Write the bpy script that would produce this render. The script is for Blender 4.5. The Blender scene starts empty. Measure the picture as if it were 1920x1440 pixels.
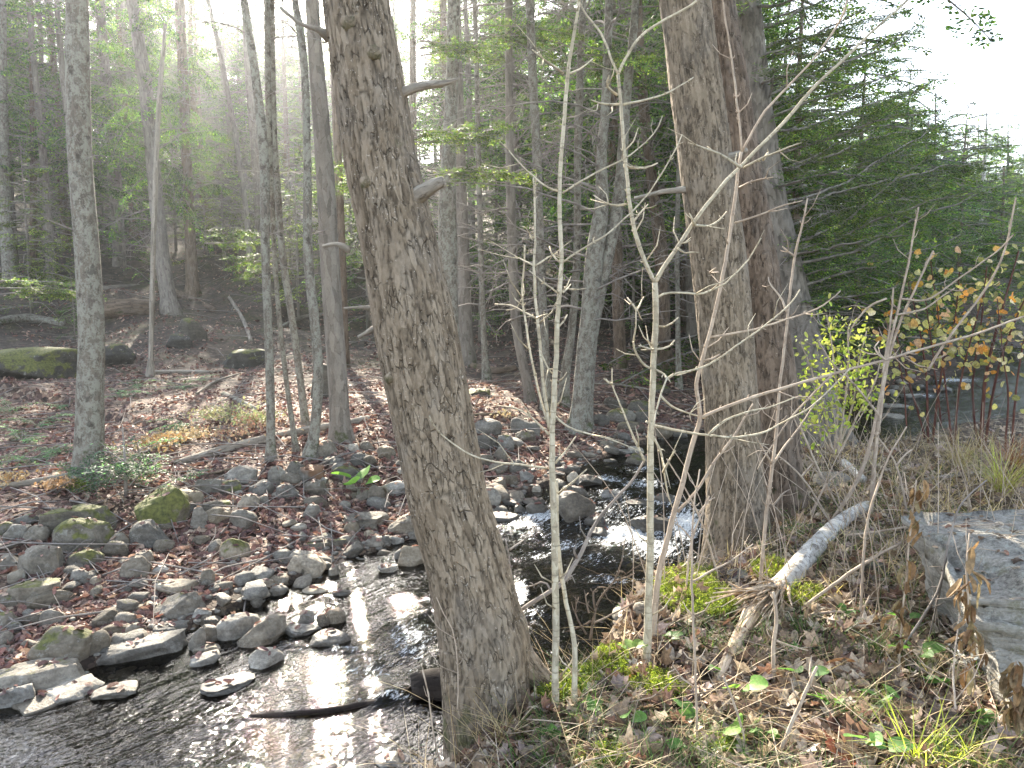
import bpy, math, random
import numpy as np
from mathutils import Vector, Matrix
C = bpy.context.scene.collection
R = np.random.RandomState(11)
PITCH = math.radians(6.34); CP, SP = math.cos(PITCH), math.sin(PITCH)
CAMZ = 1.6; FPX = 1440.0

# ---------------------------------------------------------------- noise
def _h(ix, iy, iz, s):
    n = (ix.astype(np.int64)*374761393 + iy.astype(np.int64)*668265263 + iz.astype(np.int64)*2147483647 + s*974634777) & 0xffffffff
    n = ((n ^ (n >> 13))*1274126177) & 0xffffffff
    n = ((n ^ (n >> 16))*2246822519) & 0xffffffff
    n = n ^ (n >> 15)
    return (n & 0xffffff)/float(0x1000000)

def vnoise(p, s=0):
    p = np.asarray(p, float); i = np.floor(p); f = p-i; i = i.astype(np.int64)
    u = f*f*f*(f*(f*6-15)+10)
    r = 0
    for dx in (0, 1):
        for dy in (0, 1):
            for dz in (0, 1):
                w = (u[:, 0] if dx else 1-u[:, 0])*(u[:, 1] if dy else 1-u[:, 1])*(u[:, 2] if dz else 1-u[:, 2])
                r = r+w*_h(i[:, 0]+dx, i[:, 1]+dy, i[:, 2]+dz, s)
    return r*2-1

def fbm(p, o=4, s=0, g=.5):
    a, t, r = 1., 0., 0.
    p = np.array(p, float)
    for k in range(o):
        r = r+a*vnoise(p*2**k+17.3*k, s+k); t += a; a *= g
    return r/t

def voro(p, s=0):
    i = np.floor(p).astype(np.int64); n = len(p)
    f1 = np.full(n, 9.); f2 = np.full(n, 9.)
    for dx in (-1, 0, 1):
        for dy in (-1, 0, 1):
            for dz in (-1, 0, 1):
                c = i+np.array([dx, dy, dz])
                q = np.stack([c[:, k]+_h(c[:, 0], c[:, 1], c[:, 2], s+31*k+1) for k in range(3)], 1)
                d = np.sqrt(((q-p)**2).sum(1))
                m = d < f1
                f2 = np.where(m, f1, np.minimum(f2, d)); f1 = np.where(m, d, f1)
    return f1, f2

def sstep(a, b, x):
    t = np.clip((x-a)/(b-a), 0, 1); return t*t*(3-2*t)

# ---------------------------------------------------------------- camera rays
def ray(x, y):
    r = (x-960)/FPX; u = -(y-720)/FPX
    return np.array([r, CP+u*SP, -SP+u*CP])
def P(x, y, t):
    d = ray(x, y)*t; d[2] += CAMZ; return d
def PY(x, y, Y):
    d = ray(x, y); return P(x, y, Y/d[1])

# ---------------------------------------------------------------- stream and terrain
_c = np.array([  # x, y, half width, water level
 (-13, -2.2, 2.0, -.86), (-6, .5, 1.95, -.8), (-2.95, 2.3, 1.75, -.78), (-1.55, 3.85, 1.45, -.75), (-.52, 5.32, 1.42, -.66), (.65, 6.65, 1.38, -.6),
 (1.3, 7.75, 1.2, -.5), (2.0, 9.1, 1.0, -.42), (2.9, 10.3, .9, -.38), (5.3, 11.9, 1.0, -.33), (9.0, 14.6, 1.3, -.2),
 (14, 18.5, 1.5, .05), (22, 24, 1.5, .3)])
def catmull(A, n):
    A = np.asarray(A, float); B = np.vstack([2*A[0]-A[1], A, 2*A[-1]-A[-2]]); out = []
    for k in range(len(A)-1):
        p0, p1, p2, p3 = B[k:k+4]
        for t in np.linspace(0, 1, n, endpoint=False):
            out.append(.5*((2*p1)+(-p0+p2)*t+(2*p0-5*p1+4*p2-p3)*t*t+(-p0+3*p1-3*p2+p3)*t**3))
    out.append(A[-1]); return np.array(out)
SL = catmull(_c, 6)
SLEN = np.concatenate([[0], np.cumsum(np.linalg.norm(np.diff(SL[:, :2], axis=0), axis=1))])

def stream(x, y):
    """signed distance to the waterline (<0 in water), side (+1 far bank), water level, distance along, half width, flow dir"""
    x = np.asarray(x, float); y = np.asarray(y, float)
    best = np.full(x.shape, 1e9); side = np.zeros_like(best); lev = np.zeros_like(best); al = np.zeros_like(best); hw = np.zeros_like(best)
    for k in range(len(SL)-1):
        a = SL[k]; b = SL[k+1]; d = b[:2]-a[:2]; L2 = (d**2).sum()
        t = np.clip(((x-a[0])*d[0]+(y-a[1])*d[1])/L2, 0, 1)
        ex = x-a[0]-t*d[0]; ey = y-a[1]-t*d[1]; D = np.sqrt(ex*ex+ey*ey)
        m = D < best
        best = np.where(m, D, best)
        side = np.where(m, np.sign(d[0]*ey-d[1]*ex), side)
        lev = np.where(m, a[3]+t*(b[3]-a[3]), lev)
        hw = np.where(m, a[2]+t*(b[2]-a[2]), hw)
        al = np.where(m, SLEN[k]+t*(SLEN[k+1]-SLEN[k]), al)
    return best-hw, side, lev, al, hw

def ground_z(x, y, detail=True):
    x = np.atleast_1d(np.asarray(x, float)); y = np.atleast_1d(np.asarray(y, float))
    sd, side, lev, al, hw = stream(x, y)
    z0 = np.zeros_like(x)
    p2 = np.stack([x, y, z0], 1)
    n1 = fbm(p2*.35, 3, 5); n2 = fbm(p2*1.4, 3, 9)
    sd = sd+.16*n2
    bed = lev-.02-.2*sstep(0, .55, -sd)-.05*n2
    # far bank
    hill = np.where(y < 15, 0, 0)+8.4*sstep(14, 54, y)+np.maximum(0, y-44)*.12
    hill = hill+.5*n1*sstep(14, 22, y)*1.4
    az = x/np.maximum(y, 1)
    hill = hill*(1-.72*sstep(.16, .5, az))
    hill = hill+np.maximum(0, -x-7)*.06*sstep(8, 16, y)
    far = lev+.03+.40*sstep(.05, 2.9, sd)+hill+.1*n1*sstep(.5, 3, sd)+.05*n2
    bankz = -.11+.04*n2+.08*n1-.10*sstep(4.5, 6.5, y)*sstep(4.5, 1.0, x)
    bankz = np.maximum(bankz-.15*np.clip(y-8.4, 0, 4)*sstep(2.8, 4.2, x), lev+.04)
    near = lev-.02+(bankz-lev+.02)*sstep(-.02, .36, sd)
    out = np.where(side > 0, far, near)
    z = np.where(sd < 0, bed, out)
    if detail:
        z = z+.012*fbm(p2*6, 2, 3)
    return z

class _Grid:
    """bilinear look-up of ground height and of the visible surface (ground or water)"""
    def __init__(s, x0, x1, y0, y1, h):
        s.x0, s.y0, s.h = x0, y0, h; xs = np.arange(x0, x1+h, h); ys = np.arange(y0, y1+h, h); s.n = (len(xs), len(ys))
        X, Y = np.meshgrid(xs, ys, indexing='ij'); z = ground_z(X.ravel(), Y.ravel()); sd, side, lev, al, hw = stream(X.ravel(), Y.ravel())
        s.g = z.reshape(s.n); s.s = np.where(sd < .3, np.maximum(z, lev), z).reshape(s.n)
    def at(s, A, x, y):
        u = np.clip((x-s.x0)/s.h, 0, s.n[0]-1.001); v = np.clip((y-s.y0)/s.h, 0, s.n[1]-1.001); i = u.astype(int); j = v.astype(int); u = u-i; v = v-j
        return A[i, j]*(1-u)*(1-v)+A[i+1, j]*u*(1-v)+A[i, j+1]*(1-u)*v+A[i+1, j+1]*u*v
_GN = _Grid(-10, 10, -1, 15, .05); _GF = _Grid(-110, 110, -20, 150, .6)
def _look(x, y, w):
    x = np.atleast_1d(np.asarray(x, float)); y = np.atleast_1d(np.asarray(y, float)); m = (np.abs(x) < 9.8) & (y > -.9) & (y < 14.9)
    return np.where(m, _GN.at(_GN.s if w else _GN.g, x, y), _GF.at(_GF.s if w else _GF.g, x, y))
def gzs(x, y): return _look(x, y, False)
def gz(x, y): return float(_look(x, y, False)[0])
_T = np.concatenate([np.arange(1.2, 14, .02), np.arange(14, 40, .06), np.arange(40, 140, .25)])
def G(x, y, water=False):
    d = ray(x, y); p = d[None]*_T[:, None]; p[:, 2] += CAMZ
    h = p[:, 2]-_look(p[:, 0], p[:, 1], water)
    i = np.nonzero(h < 0)[0]
    k = i[0] if len(i) else len(_T)-1
    return p[k], _T[k]

# ---------------------------------------------------------------- mesh building
def mesh(name, V, F, mat=None, attrs=None, smooth=True):
    """V (n,3); F one (m,k) int array or a list of them"""
    V = np.ascontiguousarray(V, np.float32)
    Fs = [np.asarray(f, np.int32) for f in (F if isinstance(F, list) else [F]) if len(f)]
    me = bpy.data.meshes.new(name)
    me.vertices.add(len(V)); me.vertices.foreach_set('co', V.ravel())
    nl = sum(f.size for f in Fs); npoly = sum(len(f) for f in Fs)
    me.loops.add(nl); me.polygons.add(npoly)
    me.loops.foreach_set('vertex_index', np.concatenate([f.ravel() for f in Fs]))
    tot = np.concatenate([np.full(len(f), f.shape[1], np.int32) for f in Fs])
    st = np.concatenate([[0], np.cumsum(tot)[:-1]]).astype(np.int32)
    me.polygons.foreach_set('loop_start', st)
    try: me.polygons.foreach_set('loop_total', tot)
    except Exception: pass
    me.polygons.foreach_set('use_smooth', np.full(npoly, smooth))
    for k, a in (attrs or {}).items():
        a = np.asarray(a, np.float32)
        if a.ndim == 1:
            at = me.attributes.new(k, 'FLOAT', 'POINT'); at.data.foreach_set('value', a)
        elif a.shape[1] == 3:
            at = me.attributes.new(k, 'FLOAT_VECTOR', 'POINT'); at.data.foreach_set('vector', a.ravel())
        else:
            at = me.attributes.new(k, 'FLOAT_COLOR', 'POINT'); at.data.foreach_set('color', a.ravel())
    me.update(calc_edges=True)
    if mat: me.materials.append(mat)
    return me

def link(name, me, parent=None, loc=None):
    o = bpy.data.objects.new(name, me); C.objects.link(o)
    if parent is not None: o.parent = parent
    if loc is not None: o.location = loc
    return o
def tag(o, label=None, cat=None, group=None, kind=None):
    if label: o['label'] = label
    if cat: o['category'] = cat
    if group: o['group'] = group
    if kind: o['kind'] = kind
    return o
def thing(name, label, cat, loc=(0, 0, 0), group=None):
    o = bpy.data.objects.new(name, None); C.objects.link(o); o.location = loc; o.empty_display_size = .1
    return tag(o, label, cat, group)
def copy_tree(o, parent=None):
    c = o.copy(); C.objects.link(c)
    if parent is not None: c.parent = parent
    for ch in list(o.children): copy_tree(ch, c)
    return c

class MB:
    def __init__(s): s.V = []; s.F = {}; s.A = {}; s.n = 0
    def add(s, V, F, **at):
        V = np.asarray(V, float)
        for f in (F if isinstance(F, list) else [F]):
            f = np.asarray(f)
            if len(f): s.F.setdefault(f.shape[1], []).append(f+s.n)
        s.V.append(V); s.n += len(V)
        for k, a in at.items():
            a = np.asarray(a, float)
            if a.ndim == 0: a = np.full(len(V), float(a))
            elif a.ndim == 1 and len(a) != len(V): a = np.tile(a, (len(V), 1))
            s.A.setdefault(k, []).append(a)
        return s
    def mesh(s, name, mat, origin=None, smooth=True):
        V = np.vstack(s.V)
        if origin is not None: V = V-np.asarray(origin)
        return mesh(name, V, [np.vstack(f) for f in s.F.values()], mat, {k: np.concatenate(a) for k, a in s.A.items()}, smooth)
    def build(s, name, mat, parent=None, origin=None, smooth=True):
        return link(name, s.mesh(name, mat, origin, smooth), parent, None if parent is not None else origin)

def frames(path):
    path = np.asarray(path, float); T = np.gradient(path, axis=0); T /= np.linalg.norm(T, axis=1)[:, None]+1e-12
    ref = np.array([0, 1., 0]) if abs(T[0][1]) < .8 else np.array([1., 0, 0])
    U = np.zeros_like(T); u = ref
    for k in range(len(T)):
        u = u-T[k]*(u@T[k]); u = u/(np.linalg.norm(u)+1e-12); U[k] = u
    W = np.cross(T, U); return T, U, W

def tube(path, rad, sides=6, cap=True, disp=None):
    """returns V, F, bark coords; disp(theta, v, r) -> added radius"""
    path = np.asarray(path, float); n = len(path); rad = np.broadcast_to(np.asarray(rad, float), (n,))
    T, U, W = frames(path)
    v = np.concatenate([[0], np.cumsum(np.linalg.norm(np.diff(path, axis=0), axis=1))])
    th = np.linspace(0, 2*math.pi, sides, endpoint=False)
    r = np.repeat(rad[:, None], sides, 1); tt = np.repeat(th[None], n, 0); vv = np.repeat(v[:, None], sides, 1)
    bark = np.stack([(r*np.cos(tt)), (r*np.sin(tt)), vv], -1).reshape(-1, 3)
    if disp is not None: r = r+disp(tt.ravel(), vv.ravel(), r.ravel(), bark).reshape(r.shape)
    V = path[:, None]+r[..., None]*(np.cos(tt)[..., None]*U[:, None]+np.sin(tt)[..., None]*W[:, None])
    idx = np.arange(n*sides).reshape(n, sides)
    a = idx[:-1]; b = np.roll(idx, -1, 1)[:-1]; c = np.roll(idx, -1, 1)[1:]; d = idx[1:]
    F = [np.stack([a, b, c, d], -1).reshape(-1, 4)]
    V = V.reshape(-1, 3)
    if cap:
        V = np.vstack([V, path[-1]+T[-1]*rad[-1]*.3, path[0]]); bark = np.vstack([bark, [0, 0, v[-1]], [0, 0, 0]])
        k = n*sides
        F.append(np.stack([idx[-1], np.roll(idx[-1], -1), np.full(sides, k)], -1))
        F.append(np.stack([np.roll(idx[0], -1), idx[0], np.full(sides, k+1)], -1))
    return V, F, bark

def resample(A, step):
    A = np.asarray(A, float)
    if len(A) < 2: return A
    D = catmull(A, 14) if len(A) > 2 else np.linspace(A[0], A[1], 16)
    s = np.concatenate([[0], np.cumsum(np.linalg.norm(np.diff(D[:, :3], axis=0), axis=1))])
    n = max(3, int(s[-1]/step)+1); q = np.linspace(0, s[-1], n)
    return np.stack([np.interp(q, s, D[:, k]) for k in range(D.shape[1])], 1)

# ---------------------------------------------------------------- nodes
class NT:
    def __init__(s, name):
        s.m = bpy.data.materials.new(name); s.m.use_nodes = True; s.t = s.m.node_tree; s.t.nodes.clear()
        s.out = s.n('ShaderNodeOutputMaterial')
    def n(s, typ, **kw):
        x = s.t.nodes.new(typ)
        for k, v in kw.items():
            if hasattr(x, k) and not k.startswith('i_'): setattr(x, k, v)
        return x
    def set(s, node, **kw):
        for k, v in kw.items():
            i = node.inputs[k.replace('_', ' ')] if k.replace('_', ' ') in node.inputs else node.inputs[int(k[1:])]
            if hasattr(v, 'is_output') or isinstance(v, bpy.types.NodeSocket): s.t.links.new(v, i)
            else: i.default_value = v
        return node
    def attr(s, name, out='Fac', typ='GEOMETRY'):
        x = s.n('ShaderNodeAttribute'); x.attribute_name = name; x.attribute_type = typ; return x.outputs[out]
    def noise(s, vec, scale, detail=4, rough=.55, out='Fac', dist=0):
        x = s.n('ShaderNodeTexNoise'); s.set(x, Scale=scale, Detail=detail, Roughness=rough, Distortion=dist)
        if vec is not None: s.t.links.new(vec, x.inputs['Vector'])
        return x.outputs[out]
    def voro(s, vec, scale, feature='F1', out='Distance', rand=1.):
        x = s.n('ShaderNodeTexVoronoi'); x.feature = feature; s.set(x, Scale=scale, Randomness=rand)
        if vec is not None: s.t.links.new(vec, x.inputs['Vector'])
        return x.outputs[out]
    def map(s, vec, scale=(1, 1, 1), loc=(0, 0, 0)):
        x = s.n('ShaderNodeMapping'); s.t.links.new(vec, x.inputs['Vector']); x.inputs['Scale'].default_value = scale; x.inputs['Location'].default_value = loc
        return x.outputs[0]
    def math(s, op, a, b=None, c=None, clamp=False):
        x = s.n('ShaderNodeMath'); x.operation = op; x.use_clamp = clamp
        for k, v in enumerate((a, b, c)):
            if v is None: continue
            if isinstance(v, bpy.types.NodeSocket): s.t.links.new(v, x.inputs[k])
            else: x.inputs[k].default_value = v
        return x.outputs[0]
    def ramp(s, fac, stops, interp='LINEAR'):
        x = s.n('ShaderNodeValToRGB'); cr = x.color_ramp; cr.interpolation = interp
        while len(cr.elements) < len(stops): cr.elements.new(.5)
        for e, (p, c) in zip(cr.elements, stops):
            e.position = p; e.color = (*c, 1) if not np.isscalar(c) else (c, c, c, 1)
        s.t.links.new(fac, x.inputs[0]); return x.outputs[0]
    def step(s, fac, a, b):
        x = s.n('ShaderNodeMapRange'); x.interpolation_type = 'SMOOTHSTEP'; s.t.links.new(fac, x.inputs[0])
        x.inputs[1].default_value = a; x.inputs[2].default_value = b; return x.outputs[0]
    def mix(s, fac, a, b, blend='MIX'):
        x = s.n('ShaderNodeMix'); x.data_type = 'RGBA'; x.blend_type = blend
        for i, v in ((0, fac), (6, a), (7, b)):
            if isinstance(v, bpy.types.NodeSocket): s.t.links.new(v, x.inputs[i])
            else: x.inputs[i].default_value = v if i == 0 else ((*v, 1) if len(v) == 3 else v)
        return x.outputs[2]
    def bump(s, h, strength=.5, dist=.01, normal=None):
        x = s.n('ShaderNodeBump'); s.set(x, Strength=strength, Distance=dist); s.t.links.new(h, x.inputs['Height'])
        if normal is not None: s.t.links.new(normal, x.inputs['Normal'])
        return x.outputs[0]
    def principled(s, col, rough=.8, normal=None, spec=.3):
        x = s.n('ShaderNodeBsdfPrincipled')
        for k, v in (('Base Color', col), ('Roughness', rough), ('Normal', normal), ('Specular IOR Level', spec)):
            if v is None: continue
            if isinstance(v, bpy.types.NodeSocket): s.t.links.new(v, x.inputs[k])
            else: x.inputs[k].default_value = (*v, 1) if k == 'Base Color' else v
        return x.outputs[0]
    def done(s, sh): s.t.links.new(sh, s.out.inputs[0]); return s.m
# ---------------------------------------------------------------- materials
def bark_mat(name, dark, mid, light, plate=36., stretch=.28, lichen=0., lichcol=(.27, .265, .22), moss=.0, bump=.9, fleck=0., band=0.):
    n = NT(name); b = n.attr('bark', 'Vector')
    warp = n.noise(b, 9, 3, out='Color')
    add = n.n('ShaderNodeVectorMath'); add.operation = 'MULTIPLY_ADD'; n.t.links.new(warp, add.inputs[0]); add.inputs[1].default_value = (.03, .03, .05); n.t.links.new(b, add.inputs[2])
    q = n.map(add.outputs[0], (plate, plate, plate*stretch))
    edge = n.voro(q, 1., 'DISTANCE_TO_EDGE'); cell = n.voro(q, 1., 'F1', 'Color')
    fur0 = n.step(edge, .0, .05); fur = n.math('MAXIMUM', fur0, n.step(n.noise(b, 14, 3), .58, .46))
    fine = n.noise(n.map(b, (70, 70, 42)), 1., 6, .72)
    big = n.noise(b, 3.2, 4, .6)
    hgt = n.math('ADD', n.math('MULTIPLY', fur, .75), n.math('MULTIPLY', fine, .4))
    sep = n.n('ShaderNodeSeparateColor'); n.t.links.new(cell, sep.inputs[0])
    tone = n.math('ADD', n.math('MULTIPLY', sep.outputs[0], .35), n.math('ADD', n.math('MULTIPLY', fine, .5), n.math('MULTIPLY', big, .45)))
    col = n.ramp(tone, [(.28, dark), (.6, mid), (.95, light)])
    gp = n.step(n.noise(n.map(b, (1, 1, .5)), 3.5, 5, .7), .5, .64); col = n.mix(n.math('MULTIPLY', gp, .5), col, n.mix(.5, (.2, .19, .175), col))
    geo = n.attr('furrow')
    col = n.mix(n.math('MULTIPLY', n.math('SUBTRACT', 1., fur), .5), col, dark)
    col = n.mix(n.math('MULTIPLY', geo, .68), col, tuple(c*.6 for c in dark))
    if fleck:
        f2 = n.noise(b, 14, 2)
        m = n.math('MULTIPLY', n.step(n.noise(b, 95, 3, .75), .6, .68), n.step(f2, .36, .6))
        col = n.mix(n.math('MULTIPLY', m, fleck), col, (.48, .43, .36))
    if lichen:
        l1 = n.noise(n.map(b, (1, 1, .7)), 15., 7, .78); l2 = n.noise(b, 60., 3, .7)
        m = n.step(n.math('ADD', l1, n.math('MULTIPLY', l2, .35)), .76-lichen*.2, .9-lichen*.2)
        col = n.mix(n.math('MULTIPLY', m, .85), col, lichcol)
        m2 = n.step(n.noise(b, 6.5, 4, .6), .58, .68)
        col = n.mix(n.math('MULTIPLY', m2, .7), col, tuple(c*.8 for c in dark))
    if band:
        z = n.noise(n.map(b, (4, 4, 60)), 1., 3, .6)
        col = n.mix(n.math('MULTIPLY', n.step(z, .52, .66), band), col, tuple(c*.45 for c in mid))
    # moss, heaviest near the ground
    sz = n.n('ShaderNodeSeparateXYZ'); n.t.links.new(b, sz.inputs[0])
    low = n.math('SUBTRACT', 1., n.math('MULTIPLY', sz.outputs[2], .9), clamp=True)
    mm = n.step(n.math('ADD', n.noise(b, 5., 4, .6), n.math('MULTIPLY', low, .28)), .78-moss*.25, .9-moss*.25)
    col = n.mix(n.math('MULTIPLY', mm, .8 if moss else 0.), col, (.055, .065, .022))
    bp = n.bump(hgt, bump, .012)
    return n.done(n.principled(col, .9, bp, .15))

M = {}
M['hemlock_bark'] = bark_mat('hemlock_bark', (.05, .039, .028), (.2, .158, .112), (.34, .28, .208), 54., .2, moss=.42, fleck=.9, bump=1.)
M['pine_bark'] = bark_mat('furrowed_bark', (.045, .035, .025), (.19, .15, .105), (.32, .262, .192), 48., .17, moss=.25, fleck=.75, bump=1.)
M['dark_bark'] = bark_mat('dark_furrowed_bark', (.045, .034, .026), (.14, .104, .075), (.24, .185, .14), 30., .2, moss=.3, fleck=.5, bump=1.)
M['maple_bark'] = bark_mat('mottled_maple_bark', (.055, .046, .037), (.14, .118, .095), (.22, .19, .155), 34., .3, lichen=.75, moss=.35, bump=.6)
M['grey_bark'] = bark_mat('grey_forest_bark', (.075, .066, .056), (.19, .166, .14), (.29, .26, .22), 22., .25, moss=.25, bump=.7)
M['pale_bark'] = bark_mat('pale_sapling_bark', (.22, .185, .13), (.42, .37, .27), (.58, .53, .41), 60., .4, moss=0, bump=.3, band=.8, lichen=.12, lichcol=(.2, .2, .14))
M['tan_bark'] = bark_mat('tan_stem_bark', (.2, .155, .115), (.36, .29, .225), (.5, .42, .33), 60., .3, bump=.25, band=.3)
M['twig_bark'] = bark_mat('grey_twig_bark', (.1, .085, .075), (.21, .185, .165), (.32, .29, .26), 40., .3, bump=.3)
M['cane_bark'] = bark_mat('red_cane_bark', (.04, .018, .014), (.09, .036, .027), (.17, .085, .06), 40., .2, bump=.2, band=.4)
M['birch_bark'] = bark_mat('birch_log_bark', (.24, .215, .18), (.5, .475, .43), (.68, .66, .61), 22., .5, lichen=.5, lichcol=(.12, .1, .085), bump=.4, band=.45)
M['dead_wood'] = bark_mat('dead_wood', (.1, .085, .068), (.25, .22, .18), (.4, .365, .31), 40., .08, moss=.1, bump=.7)
M['wet_wood'] = bark_mat('wet_wood', (.012, .01, .009), (.03, .024, .02), (.06, .05, .042), 30., .1, bump=.7)
M['splinter_wood'] = bark_mat('splintered_wood', (.2, .12, .075), (.5, .38, .26), (.7, .6, .46), 70., .05, bump=.6)

def leaf_mat(name, trans=.4, rough=.6, var=.35, spec=.25, tt=(1.35, 1.5, .75)):
    n = NT(name); c = n.attr('col', 'Color')
    tc = n.n('ShaderNodeTexCoord'); v = n.noise(tc.outputs['Object'], 60, 2)
    col = n.mix(1., c, n.ramp(v, [(.3, 1-var), (.7, 1+var)]), 'MULTIPLY')
    p = n.principled(col, rough, None, spec)
    if trans:
        t = n.n('ShaderNodeBsdfTranslucent'); n.t.links.new(n.mix(1., col, tt, 'MULTIPLY'), t.inputs[0])
        m = n.n('ShaderNodeMixShader'); m.inputs[0].default_value = trans
        n.t.links.new(p, m.inputs[1]); n.t.links.new(t.outputs[0], m.inputs[2]); p = m.outputs[0]
    return n.done(p)
M['needles'] = leaf_mat('hemlock_needles', .5, .55, .3)
M['green_leaf'] = leaf_mat('green_leaf', .45, .45, .2)
M['autumn_leaf'] = leaf_mat('autumn_leaf', .4, .6, .3)
M['litter'] = leaf_mat('fallen_leaves', .2, .6, .4, .3, (1.1, 1.05, .95))
M['grass'] = leaf_mat('grass_blades', .4, .5, .25)
M['moss'] = leaf_mat('moss_fronds', .3, .8, .35, .1)

# stone
n = NT('stone'); tc = n.n('ShaderNodeTexCoord'); ob = tc.outputs['Object']
oi = n.n('ShaderNodeObjectInfo')
off = n.n('ShaderNodeVectorMath'); off.operation = 'ADD'
cmb = n.n('ShaderNodeCombineXYZ'); r100 = n.math('MULTIPLY', oi.outputs['Random'], 40.)
for k in range(3): n.t.links.new(r100, cmb.inputs[k])
n.t.links.new(ob, off.inputs[0]); n.t.links.new(cmb.outputs[0], off.inputs[1]); pv = off.outputs[0]
f1 = n.noise(pv, 7, 6, .65); f2 = n.noise(pv, 45, 4, .6); f3 = n.noise(n.map(pv, (3, 3, 26)), 1., 4, .6)
t = n.math('ADD', n.math('MULTIPLY', f1, .55), n.math('ADD', n.math('MULTIPLY', f2, .35), n.math('MULTIPLY', f3, .3)))
grey = n.ramp(t, [(.38, (.055, .054, .05)), (.56, (.17, .165, .15)), (.78, (.36, .35, .32))])
brown = n.ramp(t, [(.38, (.05, .04, .03)), (.56, (.165, .135, .095)), (.78, (.33, .28, .205))])
col = n.mix(n.attr('warm', 'Fac', 'OBJECT'), grey, brown)
tn = n.attr('tone', 'Fac', 'OBJECT')
vm = n.n('ShaderNodeVectorMath'); vm.operation = 'SCALE'; n.t.links.new(col, vm.inputs[0]); n.t.links.new(tn, vm.inputs['Scale']); col = vm.outputs[0]
pale = n.step(n.noise(pv, 9, 7, .78), .57, .66)
col = n.mix(n.math('MULTIPLY', pale, .42), col, (.4, .4, .36))
rust = n.math('MULTIPLY', n.step(n.noise(pv, 2.2, 2, .5), .5, .55), n.attr('rust', 'Fac', 'OBJECT'))
col = n.mix(rust, col, (.2, .1, .05))
g = n.n('ShaderNodeNewGeometry'); sx = n.n('ShaderNodeSeparateXYZ'); n.t.links.new(g.outputs['Normal'], sx.inputs[0])
mo = n.attr('moss', 'Fac', 'OBJECT')
mz = n.math('ADD', n.math('MULTIPLY', sx.outputs[2], .32), n.math('ADD', n.noise(pv, 5.5, 5, .65), n.math('MULTIPLY', mo, .55)))
mk = n.step(mz, .98, 1.12)
mosscol = n.ramp(n.noise(pv, 30, 3), [(.3, (.045, .05, .014)), (.7, (.15, .15, .04))])
col = n.mix(mk, col, mosscol)
wet = n.attr('wet', 'Fac', 'OBJECT')
col = n.mix(n.math('MULTIPLY', wet, .55), col, (.012, .012, .012))
rg = n.math('SUBTRACT', .78, n.math('MULTIPLY', wet, .5))
hh = n.math('ADD', n.math('MULTIPLY', f1, .6), n.math('ADD', n.math('MULTIPLY', f2, .35), n.math('MULTIPLY', n.noise(pv, 160, 3), .2)))
M['stone'] = n.done(n.principled(col, rg, n.bump(hh, .8, .03), .35))

# slate block
n = NT('slate'); tc = n.n('ShaderNodeTexCoord'); ob = tc.outputs['Object']; g = n.n('ShaderNodeNewGeometry'); sx = n.n('ShaderNodeSeparateXYZ'); n.t.links.new(g.outputs['True Normal'], sx.inputs[0])
upf = n.step(sx.outputs[2], .2, .5)
lay = n.noise(n.map(ob, (5, 5, 42)), 1., 7, .7); f1 = n.noise(ob, 6, 8, .72); f2 = n.noise(ob, 55, 5, .7)
tt = n.mix(upf, lay, f2); ts = n.n('ShaderNodeSeparateColor'); n.t.links.new(tt, ts.inputs[0])
t = n.math('ADD', n.math('MULTIPLY', ts.outputs[0], .45), n.math('ADD', n.math('MULTIPLY', f1, .5), n.math('MULTIPLY', f2, .25)))
col = n.ramp(t, [(.42, (.07, .064, .056)), (.58, (.25, .235, .205)), (.82, (.5, .48, .43))])
li = n.step(n.noise(ob, 11, 7, .78), .53, .6); col = n.mix(n.math('MULTIPLY', li, n.math('MULTIPLY_ADD', upf, .45, .2)), col, (.4, .41, .36))
mk = n.step(n.noise(ob, 5, 6, .72), .56, .66); col = n.mix(n.math('MULTIPLY', mk, .65), col, (.12, .115, .05))
hh = n.math('ADD', n.math('MULTIPLY', ts.outputs[0], .6), n.math('ADD', n.math('MULTIPLY', f1, .5), n.math('MULTIPLY', f2, .35)))
M['slate'] = n.done(n.principled(col, .75, n.bump(hh, .9, .03), .3))

# ground
n = NT('forest_floor'); tc = n.n('ShaderNodeTexCoord'); ob = tc.outputs['Object']
bed = n.attr('bed'); rt = n.attr('rightbank'); hl = n.attr('hillside')
wv = n.n('ShaderNodeVectorMath'); wv.operation = 'MULTIPLY_ADD'; n.t.links.new(n.noise(ob, 12, 3, out='Color'), wv.inputs[0]); wv.inputs[1].default_value = (.06, .06, .06); n.t.links.new(ob, wv.inputs[2])
vc = n.voro(wv.outputs[0], 17., 'F1', 'Color'); vd = n.voro(wv.outputs[0], 17., 'DISTANCE_TO_EDGE')
sp = n.n('ShaderNodeSeparateColor'); n.t.links.new(vc, sp.inputs[0])
lit = n.ramp(sp.outputs[0], [(0., (.05, .035, .03)), (.3, (.12, .075, .06)), (.6, (.2, .125, .095)), (.85, (.3, .21, .15)), (1., (.42, .33, .25))])
litr = n.ramp(sp.outputs[1], [(0., (.035, .027, .02)), (.35, (.1, .07, .045)), (.65, (.2, .145, .09)), (.9, (.34, .27, .18)), (1., (.42, .36, .26))])
lit = n.mix(rt, lit, litr)
soil = n.ramp(n.noise(ob, 9, 5, .6), [(.35, (.022, .017, .013)), (.7, (.06, .045, .034))])
lit = n.mix(n.math('MULTIPLY', n.step(n.noise(ob, 3.5, 4, .6), .45, .62), .75), lit, soil)
lit = n.mix(n.math('MULTIPLY', n.step(vd, .06, .0), .7), lit, (.02, .015, .012))
dk = n.ramp(n.noise(ob, 2.6, 6, .7), [(.3, (.02, .018, .014)), (.5, (.055, .047, .037)), (.72, (.115, .095, .075))])
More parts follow.
